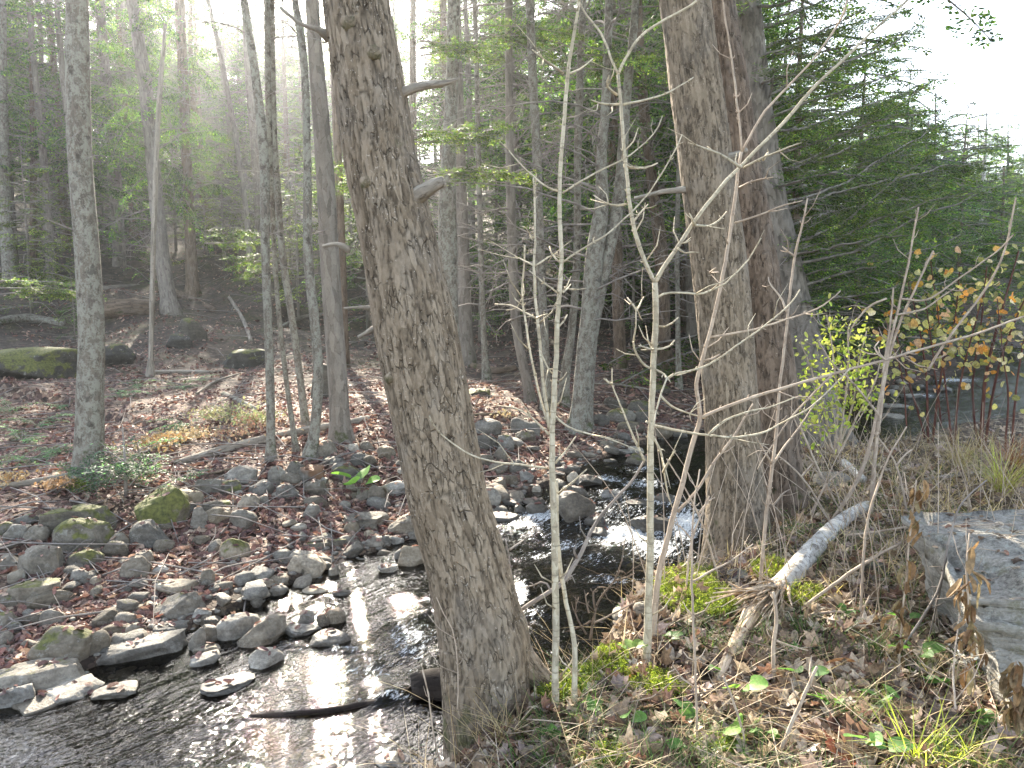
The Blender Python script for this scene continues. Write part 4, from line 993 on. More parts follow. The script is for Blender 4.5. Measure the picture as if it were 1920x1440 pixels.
 (693, 1002, 20, 16, 'small tan stone below the dark block', dict(tone=1.3, warm=.7)),
 (702, 1016, 32, 20, 'pale edged stone in the side pool', dict(tone=1.2, wet=.2)),
 (742, 1013, 28, 16, 'smooth grey stone by the undercut boulder', dict(tone=1.2, warm=.1, ang=.2)),
 (722, 1014, 22, 18, 'dark tilted stone in the side pool', dict(tone=.8, wet=.4, tilt=20)),
 (753, 1040, 24, 20, 'bluish round stone beside the tan banded boulder', dict(tone=1., warm=.0, ang=.2, wet=.3)),
 (1074, 950, 74, 54, 'large round wet boulder in the rapids behind the pale sapling', dict(tone=.8, warm=.7, wet=.35, ang=.2)),
 (1100, 902, 50, 18, 'dark rounded stone splitting the upper riffle', dict(tone=.6, wet=.6, ang=.2)),
 (1074, 895, 22, 20, 'small whitish stone at the head of the riffle', dict(tone=2., warm=.6, ang=.2)),
 (1080, 920, 50, 20, 'slanting dark stone behind the large round wet boulder', dict(tone=.65, wet=.5, ang=.6)),
 (1147, 927, 36, 17, 'wedge stone with a pale face in the rapids', dict(tone=1.2, warm=.0, wet=.3, ang=.9)),
 (1215, 982, 72, 34, 'dark wet boulder circled by foam', dict(tone=.6, wet=.7, ang=.4)),
 (1120, 978, 44, 20, 'low dark stone below the large round wet boulder', dict(tone=.6, wet=.7)),
 (1190, 945, 50, 14, 'flat dark stone with water sliding over', dict(tone=.6, wet=.8, flat=1)),
 (1245, 935, 34, 18, 'dark pointed stone left of the straight brown trunk, in foam', dict(tone=.6, wet=.7, ang=.9)),
 (1122, 998, 36, 16, 'dark stone half drowned in white water', dict(tone=.6, wet=.7)),
 (940, 968, 60, 22, 'wet flat dark stone just past the leaning trunk', dict(tone=.6, wet=.7, flat=1)),
 (958, 942, 46, 16, 'dark glossy slab in the heap past the leaning trunk', dict(tone=.6, wet=.6, flat=1)),
 (1005, 956, 36, 24, 'oval dark wet stone beside the pale sapling', dict(tone=.7, wet=.5, ang=.2)),
 (920, 930, 36, 36, 'pale edged mossy boulder against the leaning trunk', dict(tone=1.1, moss=.25, ang=.5)),
 (1000, 940, 40, 14, 'thin dark slab in the wet stone heap', dict(tone=.6, wet=.6, flat=1)),
 (975, 955, 20, 16, 'small dark angular stone in the wet stone heap', dict(tone=.6, wet=.6, ang=.9)),
 (935, 908, 34, 24, 'rounded brown stone with pale tip past the leaning trunk', dict(tone=.9, warm=.7, ang=.2)),
 (953, 899, 32, 24, 'dark brown rounded stone behind the pale tipped one', dict(tone=.65, warm=.7, ang=.2)),
 (988, 893, 24, 20, 'bluish grey stone on the far shore by the pale sapling', dict(tone=1., warm=.0, ang=.3)),
 (1006, 917, 16, 13, 'little pale round stone in the wet stone heap', dict(tone=1.5, ang=.2)),
 (936, 878, 34, 20, 'brown stone in the leaves right of the leaning trunk', dict(tone=.75, warm=.6)),
 (968, 874, 34, 24, 'dark slanted slab on the leaf bank', dict(tone=.6, tilt=20)),
 (905, 862, 40, 28, 'dark stone emerging from behind the leaning trunk', dict(tone=.6)),
 (908, 830, 44, 28, 'dark mossy boulder beside the leaning trunk', dict(tone=.6, moss=.2)),
 (915, 802, 48, 30, 'smooth grey boulder under the dead branch', dict(tone=.75, ang=.3)),
 (985, 797, 50, 36, 'split grey boulder at the foot of the curved stem', dict(tone=.75, ang=.8)),
 (945, 832, 34, 30, 'triangular grey stone with a mossy edge', dict(tone=.75, moss=.3, ang=.9)),
 (938, 852, 30, 26, 'grey stone below the triangular one', dict(tone=.75)),
 (985, 818, 34, 20, 'olive stone in red leaves by the pale sapling', dict(tone=.7, moss=.3, warm=.6)),
 (1165, 780, 50, 28, 'blue grey boulder with an olive top past the stream', dict(tone=.75, moss=.4, warm=.0)),
 (1195, 762, 46, 22, 'long mossy boulder behind the blue grey one', dict(tone=.65, moss=.5)),
 (1152, 756, 40, 22, 'dark boulder topmost of the far heap', dict(tone=.5, moss=.2)),
 (1126, 788, 30, 22, 'round dark stone in the leaves of the far bank', dict(tone=.6, ang=.2)),
 (1205, 782, 30, 24, 'mossy stone beside the blue grey boulder', dict(tone=.65, moss=.45)),
 (1185, 802, 50, 20, 'brown mossy slab above the upper riffle', dict(tone=.7, moss=.3, warm=.7)),
 (1240, 808, 42, 26, 'brown boulder between sapling and straight brown trunk', dict(tone=.7, warm=.6)),
 (1160, 846, 52, 12, 'flat pale slab on the upper shore', dict(tone=1.2, flat=1, warm=.1)),
 (1190, 844, 30, 14, 'light grey stone on the upper shore by the forked sapling', dict(tone=1.4, warm=.1, ang=.3)),
 (1108, 852, 26, 12, 'pale tilted slab on the upper shore', dict(tone=1.2, tilt=15, flat=1)),
 (1195, 862, 50, 20, 'green topped stone by the still reach', dict(tone=.7, moss=.35)),
 (1065, 878, 40, 14, 'dark cobble at the water beside the pale sapling', dict(tone=.6, wet=.3)),
 (1140, 832, 30, 14, 'tan pebbled stone at the leaf bank edge', dict(tone=1.1, warm=.7)),
 (70, 682, 170, 58, 'long mossy ledge of rock at the photo edge up the slope', dict(tone=.3, moss=.62, ang=.5)),
 (215, 668, 66, 42, 'dark round boulder beside the big mottled maple, up the slope', dict(tone=.28, moss=.4)),
 (362, 620, 46, 44, 'mossy boulder behind the dead snag', dict(tone=.5, moss=.5)),
 (335, 640, 44, 30, 'dark boulder left of the mossy one behind the snag', dict(tone=.28, moss=.3)),
 (465, 672, 80, 34, 'dark mossy outcrop behind the split maple', dict(tone=.28, moss=.5, ang=.5)),
 (612, 715, 50, 60, 'dark boulder showing between the crooked maple and grey trunk', dict(tone=.4, moss=.3)),
 (900, 735, 50, 16, 'low mossy hummock stone in the shade past the leaning trunk', dict(tone=.5, moss=.8)),
 (1240, 730, 30, 16, 'mossy stone in the shade below the dark hemlock', dict(tone=.5, moss=.5)),
 (1602, 1003, 88, 34, 'flat brown rock behind the fallen birch log', dict(tone=.75, warm=.8, ang=.5, flat=1)),
 (1640, 1062, 40, 24, 'small grey stone in the leaves between birch log and slate block', dict(tone=.8)),
 (1385, 1080, 42, 24, 'mossy grey stone beside the broken birch end', dict(tone=.8, moss=.3)),
 (858, 1338, 44, 40, 'bluish stone at the water foot of the leaning trunk', dict(tone=.85, warm=.0, wet=.2)),
 (860, 1362, 40, 26, 'pale grey stone under the bluish one at the bank edge', dict(tone=1.1, warm=.0, ang=.3)),
 (735, 1432, 60, 24, 'pale stone showing at the photo bottom, in the water', dict(tone=1.5, warm=.1, wet=.3)),
 (430, 1290, 90, 20, 'flat drowned slab under the sparkling water', dict(tone=.8, wet=.5, flat=1)),
 (1705, 742, 40, 10, 'pale stone in the riffle beyond the shrubs', dict(tone=1.5, warm=.1)),
 (1680, 760, 44, 9, 'pale flat stone in the distant riffle', dict(tone=1.4, warm=.1, flat=1)),
 (1760, 728, 46, 10, 'dark stone in the distant riffle behind the red canes', dict(tone=.6, wet=.3)),
 (1670, 780, 40, 10, 'grey stone at the edge of the still pool', dict(tone=1.1, warm=.1)),
 (1560, 900, 60, 30, 'pale grey rock half hidden in dry stalks', dict(tone=1.3, warm=.1, ang=.5)),
]
for cx, cy, w, h, lab, kw in ROCKS: rock(cx, cy, w, h, lab, **kw)
# smaller cobbles of the jumble and the shores
COB = [rock_mesh(900+k, (1, .8+.1*(k % 3), .55+.08*(k % 4)), 3, .3+.08*(k % 5)) for k in range(10)]
rg = np.random.RandomState(77); nc = 0
def cobble(x, y, s, lab, group, wet):
    z = gz(x, y); o = link('cobble', COB[rg.randint(10)], None, (x, y, z+s*.14)); o.scale = (s, s*rg.uniform(.7, 1.), s*rg.uniform(.6, 1.1)); o.rotation_euler = (rg.uniform(-.3, .3), rg.uniform(-.3, .3), rg.uniform(0, 6.28))
    o['moss'] = float(max(0, rg.uniform(-.3, .35))); o['tone'] = float(rg.choice([.65, .85, 1.1, 1.4, 1.7], p=[.28, .36, .22, .1, .04])); o['warm'] = float(rg.uniform(.2, 1)); o['wet'] = float(wet); o['rust'] = 0.
    tag(o, lab, 'rock', group)
for k in range(6000):
    px = rg.uniform(0, 1300); py = rg.uniform(810, 1330)
    p, t = G(px, py); sd, side, lev, al, hw = [q[0] for q in stream(p[:1], p[1:2])]
    if side < 0 or sd > 1.9 or sd < -.35: continue
    if sd > .6 and rg.rand() < .35: continue
    s = rg.uniform(20, 52)*t/FPX
    if s > .3: continue
    wet = .5 if sd < .05 else 0.
    up = py < 960 and px > 880
    lab, grp = (('small wet stone along the shore of the upper riffle', 'small stones of the upper riffle shore') if up else
                ('small stone at the water edge of the stone bar', 'small stones at the water edge') if sd < .25 else ('small stone among the fallen leaves of the far bank', 'small stones in the far bank leaves'))
    cobble(p[0], p[1], s, lab, grp, wet); nc += 1
    if nc >= 190: break
for k in range(26):   # the far riffle
    px = rg.uniform(1600, 1880); py = rg.uniform(700, 790); p, t = G(px, py)
    if abs(stream(p[:1], p[1:2])[0][0]) > .8: continue
    cobble(p[0], p[1], rg.uniform(14, 30)*t/FPX, 'stone breaking the distant riffle behind the shrubs', 'stones of the distant riffle', .3)
# gravel: pebbles nobody could count
pb = MB(); V0, F0 = ICO[2]; n_ = 0
for k in range(9000):
    d = math.exp(rg.uniform(math.log(4.2), math.log(13))); a = rg.uniform(-.66, .35); x = d*math.sin(a); y = d*math.cos(a)
    sd, side, lev, al, hw = [q[0] for q in stream(np.array([x]), np.array([y]))]
    if side < 0 or sd < -.5 or sd > .75 or rg.rand() < sd: continue
    s = rg.uniform(.012, .038); V = V0*np.array([s, s*rg.uniform(.6, 1), s*rg.uniform(.35, .7)])*(1+.15*vnoise(V0*1.7+k, 3))[:, None]; c, q = math.cos(k), math.sin(k)
    V = np.stack([V[:, 0]*c-V[:, 1]*q, V[:, 0]*q+V[:, 1]*c, V[:, 2]], 1)+np.array([x, y, gz(x, y)+s*.2]); pb.add(V, F0); n_ += 1
    if n_ > 1800: break
po = pb.build('gravel', M['stone']); po['moss'] = 0.; po['tone'] = 1.; po['warm'] = .4; po['wet'] = .2; po['rust'] = 0.
tag(po, 'wet grey gravel along the waterline', kind='stuff')

# slate block on the near bank
def lerp(a, b, t): return a+(b-a)*t
c = np.array([  # x, y, z : bottom then top corners (front-left, front-right, back-right, back-left)
 (2.03, 2.93, -.12), (3.9, 2.7, -.14), (4.1, 4.2, -.12), (2.30, 4.0, -.12), (1.93, 3.08, .37), (3.9, 2.85, .36), (4.0, 4.4, .40), (2.16, 4.12, .40)])
bm = bmesh.new(); vs = [bm.verts.new(v) for v in c]
for f in ((0, 1, 5, 4), (1, 2, 6, 5), (2, 3, 7, 6), (3, 0, 4, 7), (4, 5, 6, 7), (3, 2, 1, 0)): bm.faces.new([vs[k] for k in f])
bmesh.ops.subdivide_edges(bm, edges=bm.edges[:], cuts=96, use_grid_fill=True)
bm.normal_update()
V = np.array([v.co for v in bm.verts]); N_ = np.array([v.normal for v in bm.verts])
top = sstep(.55, .8, N_[:, 2]); side_ = 1-top
zz = V[:, 2]+.05*V[:, 0]-.03*V[:, 1]+.045*fbm(V*2.2, 4, 70)+.012*fbm(V*9, 2, 73)          # tilted bedding
lay_i = np.floor(zz*17); fr = zz*17-lay_i; L0 = np.zeros((len(V), 3)); L0[:, 0] = lay_i*1.7; L0[:, 1] = V[:, 0]*2.2; L0[:, 2] = V[:, 1]*2.2
ledge = (fbm(L0, 3, 71)*.05*(.6+.4*sstep(0, .3, fr))-.010*(1-sstep(0, .1, np.minimum(fr, 1-fr))))*sstep(-.25, .25, fbm(V*2.6, 3, 91))
big = fbm(V*1.9, 3, 74)*.08+fbm(V*7, 5, 76)*.035
V2 = V+N_*(side_*(ledge+big))[:, None]
pl = fbm(V*np.array([1.6, 1.6, .1]), 3, 82); fl_ = np.floor(pl*7)/7
V2[:, 2] += top*(.10*fl_+.02*fbm(V*np.array([6, 6, 1]), 4, 79))-.13*sstep(2.5, 1.9, V[:, 0])*top*sstep(-.1, .4, fbm(V*3.3, 2, 88)+.2)
Fq = np.array([[v.index for v in f.verts] for f in bm.faces]); bm.free()
o_ = np.array([2.9, 3.5, -.12])
tag(link('slate_block', mesh('slate_block', V2-o_, Fq, M['slate'], smooth=True), None, o_), 'big layered slate block on the near bank, pale lichened top littered with twigs', 'rock')

# ---------------------------------------------------------------- fallen wood
def log(name, label, pxs, mat, sides=14, bump_=.1, lift=.6, cat='log', step=.06, water=False):
    A = []
    for (x, y, w) in pxs:
        p, t = G(x, y, water); r = w*t/FPX*.5; A.append([p[0], p[1], p[2]+r*lift, r])
    A = resample(np.array(A), step)
    V, F, B = tube(A[:, :3], A[:, 3], sides, True, lambda th, v, r, B: r*bump_*fbm(B*np.array([14, 14, 4]), 3, 5)); o = A[0][:3]
    return tag(link(name, mesh(name, V-o, F, mat, dict(bark=B)), None, o), label, cat)
log('fallen_log', 'long pale fallen log slanting across the far leaf floor', [(330, 873, 14), (420, 848, 17), (500, 828, 17), (575, 812, 16), (640, 800, 14), (690, 788, 12)], M['dead_wood'])
log('fallen_log', 'pale fallen log by the photo edge, short of the big mottled maple', [(-20, 922, 15), (60, 908, 13), (140, 892, 10)], M['dead_wood'])
log('fallen_log', 'thick dark mossy log lying behind the big mottled maple', [(180, 592, 40), (230, 590, 38), (285, 588, 34)], M['dark_bark'], 18)
log('fallen_log', 'thin pale log beside the rotten foot of the dead snag', [(290, 700, 8), (335, 699, 7), (392, 698, 5)], M['dead_wood'])
log('fallen_log', 'short mossy log slanting behind the split maple', [(420, 742, 11), (450, 755, 10), (482, 770, 8)], M['maple_bark'])
log('fallen_log', 'moss topped log along the near bank between the saplings', [(1100, 1170, 30), (1150, 1163, 34), (1200, 1150, 30), (1225, 1140, 24)], M['maple_bark'], 18, .12, .4)
log('drift_log', 'black waterlogged log wedged behind the leaning trunk', [(772, 1300, 50), (810, 1296, 62), (850, 1300, 66), (890, 1305, 66)], M['wet_wood'], 20, .15, .35, water=True)
log('drift_stick', 'thin dark stick lying in the sparkling water', [(470, 1345, 8), (540, 1342, 10), (620, 1335, 12), (700, 1322, 12), (760, 1308, 8)], M['wet_wood'], 10, .15, .7, 'stick', water=True)
log('fallen_stick', 'thin pale forked stick on the leaf floor', [(368, 742, 4), (405, 720, 5), (450, 703, 3)], M['dead_wood'], 6, .05, 2., 'stick')
log('fallen_stick', 'long pale stick across the leaves by the ferns', [(20, 868, 4), (80, 858, 6), (145, 828, 5)], M['dead_wood'], 6, .05, 1.5, 'stick')
log('fallen_stick', 'dark thin stick over the stones under the pale angular boulder', [(345, 897, 4), (400, 892, 5), (452, 878, 4)], M['dark_bark'], 6, .05, 2., 'stick')
log('fallen_branch', 'dark hooked branch beside the smooth grey boulder', [(880, 782, 5), (900, 782, 6), (930, 780, 6), (960, 776, 5)], M['dark_bark'], 8, .05, 1.5, 'branch')
log('fallen_log', 'dark log in the shade between the dark hemlock and brown trunk', [(1225, 688, 14), (1265, 680, 18), (1310, 690, 18)], M['dark_bark'], 12)
log('fallen_branch', 'long thin branch lying in the red leaves by the dark hemlocks', [(1105, 722, 4), (1160, 724, 4), (1230, 735, 4)], M['dead_wood'], 6, .05, 1.5, 'branch')
log('fallen_branch', 'pale dry branch lying at the back of the near bank grass', [(1730, 905, 7), (1790, 898, 8), (1850, 890, 6)], M['dead_wood'], 8, .1, 1.6, 'branch')

for lab_, pts_, bk_ in (('dead log lying up the slope behind the dead snag', [(300, 545, 12), (345, 560, 14), (400, 585, 12)], 'dark_bark'), ('grey fallen trunk high on the slope by the slim hemlock', [(120, 530, 10), (180, 545, 12), (260, 540, 10)], 'grey_bark'), ('thin pale log pointing downhill behind the split maple', [(430, 560, 6), (455, 600, 7), (470, 640, 7)], 'dead_wood'),
    ('mossy fallen log on the slope by the photo edge', [(-10, 610, 16), (50, 604, 18), (120, 612, 14)], 'maple_bark'), ('fallen limb across the slope left of the smooth grey trunk', [(520, 620, 6), (560, 600, 8), (612, 590, 7)], 'grey_bark'), ('dark rotten log in the shade past the curved grey stem', [(885, 690, 12), (930, 700, 14), (965, 694, 12)], 'dark_bark')):
    log('fallen_log', lab_, pts_, M[bk_], 12, .15, .7)
# fallen birch with its splintered end
bx = [(1625, 948, 20), (1590, 968, 24), (1553, 1000, 30), (1520, 1035, 35), (1480, 1082, 38), (1445, 1118, 40)]
A = []
for k, (x, y, w) in enumerate(bx):
    p, t = G(x, y+14); A.append([*P(x, y, t-.02), w*t/FPX*.5])
A = resample(np.array(A), .03); o = A[0][:3].copy()
bl = thing('birch_log', 'fallen white birch log with a torn splintered end', 'log', o)
V, F, B = tube(A[:, :3], A[:, 3], 26, True, lambda th, v, r, B: r*.12*fbm(B*np.array([10, 10, 5]), 3, 5)+r*.06*fbm(B*40, 2, 8)); link('log_trunk', mesh('log_trunk', V-o, F, M['birch_bark'], dict(bark=B)), bl)
e = A[-1][:3]; dv_ = A[-1][:3]-A[-8][:3]; dv_ /= np.linalg.norm(dv_); sd2 = np.cross(dv_, [0, 0, 1]); sd2 /= np.linalg.norm(sd2)
sp_ = MB(); rg2 = np.random.RandomState(4)
for k in range(120):
    a = rg2.uniform(0, 6.28); rr_ = rg2.uniform(.1, 1)*A[-1][3]; s0 = e-dv_*rg2.uniform(.05, .2)+sd2*math.cos(a)*rr_+np.array([0, 0, 1])*math.sin(a)*rr_
    l = rg2.uniform(.2, .58); d = dv_+sd2*rg2.normal(.0, .26)+np.array([0, 0, rg2.normal(.02, .16)]); d /= np.linalg.norm(d)
    pth = [s0, s0+d*l*.5+rg2.normal(0, .008, 3), s0+d*l+np.array([0, 0, rg2.uniform(-.05, .02)])+rg2.normal(0, .015, 3)]
    for q in pth: q[2] = max(q[2], gz(q[0], q[1])+.005)
    w = rg2.uniform(.004, .018); V, F, B = tube(resample(np.array(pth), .05), np.linspace(w, w*.2, len(resample(np.array(pth), .05))), 4); V = V+0
    sp_.add(V, F, bark=B)
link('splinters', sp_.mesh('splinters', M['splinter_wood'], o), bl)
# snapped side limb under the torn end
A2 = []
for (x, y, w) in [(1440, 1128, 34), (1405, 1160, 30), (1378, 1205, 22), (1356, 1250, 17), (1347, 1272, 13)]:
    p, t = G(x, y+6); A2.append([*P(x, y, t-.03), w*t/FPX*.5])
A2 = resample(np.array(A2), .03); V, F, B = tube(A2[:, :3], A2[:, 3], 18, True, lambda th, v, r, B: r*.35*fbm(B*np.array([30, 30, 5]), 3, 9)); link('torn_limb', mesh('torn_limb', V-o, F, M['splinter_wood'], dict(bark=B)), bl)
log('white_stick', 'short white barked stick poking up from the dry stalks', [(1582, 882, 14), (1598, 898, 14), (1618, 914, 14)], M['birch_bark'], 12, .1, 2.2, 'stick')
# ---------------------------------------------------------------- saplings, branch by branch
def spath(pxs, Y, dz=(0, 0), w0=6., w1=3.):
    """pixel polyline -> world path + radius at vertical plane Y with a depth drift dz"""
    n = len(pxs); A = []
    for k, q in enumerate(pxs):
        x, y = q[:2]; f = k/max(1, n-1); w = q[2] if len(q) > 2 else None
        Yk = Y+dz[0]+(dz[1]-dz[0])*f; A.append([*PY(x, y, Yk), -1 if w is None else w*Yk/ray(x, y)[1]/FPX*.5])
    A = np.array(A); t = Y/ray(*pxs[0][:2])[1]
    known = np.nonzero(A[:, 3] > 0)[0]
    if len(known): A[:, 3] = np.interp(np.arange(n), known, A[known, 3])
    else: A[:, 3] = np.linspace(w0, w1, n)*t/FPX*.5
    return A
def stem(root, name, A, mat, sides=8, step=.035, wob=.0011, seed=0):
    A = resample(A, step); A[:, 3] *= .86; rs = np.random.RandomState(seed+len(A)); nz = np.cumsum(rs.normal(0, wob, (len(A), 3)), 0); nz -= np.linspace(0, 1, len(A))[:, None]*nz[-1]
    A[:, :3] += nz
    rad = A[:, 3]*(1+.05*vnoise(np.stack([np.arange(len(A))*.37, np.zeros(len(A)), np.zeros(len(A))], 1), seed))
    V, F, B = tube(A[:, :3], rad, sides); o = np.array(root.location); mb = MB(); off = np.array([0, 0, seed*.7]); mb.add(V, F, bark=B+off)
    T = np.gradient(A[:, :3], axis=0); L = len(A)
    for q in range(int(L*.2)+1):      # buds, leaf scars and spur twigs
        k = rs.randint(1, max(2, L-1)); t = T[k]/(np.linalg.norm(T[k])+1e-9); r = rs.normal(0, 1, 3); r -= t*(r@t); r /= np.linalg.norm(r)
        for sg in ((1, -1) if rs.rand() < .6 else (1,)):
            d = t*.7+r*sg; d /= np.linalg.norm(d); l = rs.uniform(.008, .02) if rs.rand() < .62 else rs.uniform(.03, .17); w = min(.0035, rad[k]*.6)
            p = np.array([A[k, :3]+r*sg*rad[k]*.5, A[k, :3]+r*sg*rad[k]*.8+d*l*.6, A[k, :3]+r*sg*rad[k]*.8+d*l+t*l*.3]); v, f, b = tube(p, [w, w*.9, w*.35], 4); mb.add(v, f, bark=b+off+.4)
    mb.build(name, mat, root, o); return A
def sapling(label, mains, branches, Y, mat, name='bare_sapling', up=None, bw=(5.2, 2.6), cat='sapling', bsides=6):
    p0 = mains[0][0]; b = PY(p0[0], p0[1], Y); zb = gz(b[0], b[1])
    root = thing(name, label, cat, (b[0], b[1], zb)); rs = np.random.RandomState(int(p0[0]))
    for k, m in enumerate(mains):
        A = spath(m, Y, (0, 0) if k == 0 else (.0, rs.uniform(-.12, .15)))
        if k == 0 or m[0][1] > 1100 or abs(A[0][2]-gz(A[0][0], A[0][1])) < .2:
            q = A[0].copy(); q[2] = min(q[2], gz(q[0], q[1]))-.08; q[3] *= 1.25; A = np.vstack([q, A])
        if A[-1][2] > 2.6:
            d = A[-1]-A[-2]; d = d/np.linalg.norm(d[:3])
            for s in (.6, 1.2, 1.8): A = np.vstack([A, A[-1]+np.array([*(d[:3]*.6*np.array([.8, 1, 1])), -A[-1][3]*.3])])
        stem(root, 'stem', A, mat, 10, seed=k+int(p0[0]))
    for k, m in enumerate(branches):
        A = spath(m, Y, (0, rs.uniform(-.25, .25)), *bw); stem(root, 'branch', A, mat, bsides, seed=100+k+int(p0[0]))
        # buds and tiny tip twigs
        if len(m) > 2 and rs.rand() < .8:
            tip = A[-1]; d = tip[:3]-A[-2][:3]; d /= np.linalg.norm(d)
    return root
b1, t1 = G(1040, 1335)
sapling('tall pale sapling in front, with opposite arching branches and side shoots', [
 [(1040, 1335, 17), (1041, 1200, 15.5), (1037, 1050, 15), (1034, 900, 14), (1036, 780, 12.5), (1043, 600, 11), (1052, 480, 9.5), (1050, 390, 9.2), (1056, 250, 8.6), (1068, 140, 8.2), (1082, 50, 7.2), (1090, 0, 6.4)],
 [(1078, 1225, 12), (1066, 1150, 10.5), (1052, 1070, 10), (1046, 990, 9), (1043, 900, 8)],
 [(1030, 805, 8.5), (1022, 740, 8), (1014, 660, 7), (1007, 592, 7), (1002, 498, 6), (1005, 446, 5), (1004, 390, 4.6), (1000, 333, 3.6)],
 [(1029, 800, 6), (1012, 740, 5.6), (995, 660, 5.4), (985, 600, 5), (978, 560, 4.8), (980, 510, 4.5), (984, 460, 4)]], [
 [(1050, 360), (1025, 352), (1000, 331), (968, 299), (945, 270)], [(1055, 362), (1090, 342), (1125, 322), (1165, 302), (1200, 277), (1229, 246), (1242, 217)],
 [(1055, 492), (1100, 460), (1133, 442), (1181, 400), (1220, 358), (1254, 302), (1266, 281), (1279, 252)], [(1050, 492), (1036, 478), (1030, 462)],
 [(1048, 551), (1020, 530), (993, 508)], [(1055, 549), (1063, 542), (1070, 533)], [(1002, 498), (985, 490), (967, 481)], [(1003, 498), (1030, 481), (1045, 474)],
 [(1006, 598), (980, 585), (955, 573), (928, 570)], [(1008, 596), (1018, 592), (1026, 588)], [(1038, 778), (1060, 798), (1100, 812), (1140, 822), (1180, 838), (1207, 848)],
 [(1030, 815), (1005, 790), (990, 777), (968, 766), (950, 763), (933, 760)], [(1026, 878), (980, 871), (933, 867), (883, 853), (833, 820), (815, 800), (805, 780)],
 [(1040, 870), (1060, 845), (1080, 818)], [(1047, 926), (1075, 905), (1100, 880)], [(1055, 137), (1030, 118), (998, 93)], [(1066, 138), (1090, 128), (1112, 110)],
 [(1014, 660), (1028, 690), (1040, 705)], [(1050, 610), (1058, 602), (1064, 590)], [(1000, 446), (994, 440), (998, 450)]], b1[1], M['pale_bark'])
b2, t2 = G(1213, 1245)
sapling('forked pale sapling with a wide Y crotch, in front of the straight brown trunk', [
 [(1213, 1245, 19), (1216, 1150, 17.5), (1219, 1050, 16), (1218, 950, 15), (1218, 850, 14.5), (1222, 760, 13.5), (1227, 650, 13), (1229, 580, 12.5), (1228, 530, 12)],
 [(1228, 530, 9.5), (1213, 500, 9), (1198, 460, 9), (1187, 420, 8.5), (1178, 370, 8), (1172, 300, 7.6), (1166, 230, 7.4), (1162, 180, 7), (1159, 140, 7)],
 [(1229, 530, 9.5), (1245, 500, 9), (1270, 465, 8.6), (1302, 420, 8.2), (1340, 370, 8), (1375, 330, 7.8), (1393, 312, 7.5), (1425, 280, 7.4), (1460, 245, 7.2), (1500, 200, 7), (1545, 150, 6.5), (1590, 108, 6), (1640, 60, 5.6), (1690, 15, 5), (1705, 0, 4.6)],
 [(1159, 140, 5), (1145, 110, 4.8), (1130, 70, 4.6), (1112, 45, 4.4), (1095, 22, 4), (1085, 0, 3.6)], [(1159, 140, 6), (1175, 105, 6), (1200, 70, 5.6), (1235, 45, 5.2), (1280, 20, 5), (1315, -5, 4.4)]], [
 [(1163, 197), (1200, 190), (1240, 180), (1275, 160), (1300, 145)], [(1162, 195), (1135, 195), (1108, 187)], [(1157, 178), (1138, 160), (1142, 142)], [(1170, 308), (1190, 316), (1215, 313), (1233, 306)],
 [(1174, 382), (1150, 385), (1130, 378), (1113, 366)], [(1184, 422), (1200, 400), (1215, 383)], [(1270, 465), (1285, 474), (1300, 473)], [(1303, 422), (1330, 425), (1350, 412), (1362, 397)], [(1303, 422), (1293, 400)],
 [(1390, 315), (1350, 290), (1320, 278), (1290, 268)], [(1393, 314), (1430, 295), (1470, 280), (1502, 268)], [(1231, 558), (1246, 551), (1280, 549), (1315, 550), (1354, 535), (1365, 526), (1402, 490), (1427, 446)],
 [(1232, 612), (1252, 612), (1272, 595)], [(1230, 655), (1252, 652), (1265, 638)], [(1226, 655), (1212, 653), (1198, 648)],
 [(1222, 691), (1205, 680), (1190, 655), (1187, 635), (1192, 615), (1193, 582)], [(1193, 582), (1185, 570), (1176, 558)], [(1193, 582), (1200, 572), (1207, 557)],
 [(1224, 690), (1243, 700), (1250, 710), (1240, 735), (1230, 770), (1226, 800)], [(1250, 710), (1265, 700), (1310, 690), (1350, 670), (1390, 640), (1440, 605), (1480, 570), (1500, 543)],
 [(1212, 790), (1228, 798), (1280, 808), (1325, 815), (1377, 820), (1430, 810), (1460, 796), (1508, 771), (1529, 754), (1570, 715), (1595, 690)], [(1330, 815), (1352, 795), (1380, 780), (1420, 768), (1440, 765), (1490, 745)],
 [(1208, 865), (1195, 835), (1178, 795), (1160, 750), (1148, 720), (1148, 690)], [(1148, 720), (1140, 716), (1132, 710)], [(1238, 742), (1258, 760), (1285, 772), (1308, 780)],
 [(1225, 820), (1240, 850), (1246, 885), (1250, 915), (1260, 950)], [(1243, 885), (1255, 860), (1266, 845)], [(1430, 300), (1440, 285), (1433, 300)]], b2[1], M['pale_bark'], bw=(6, 2.8))
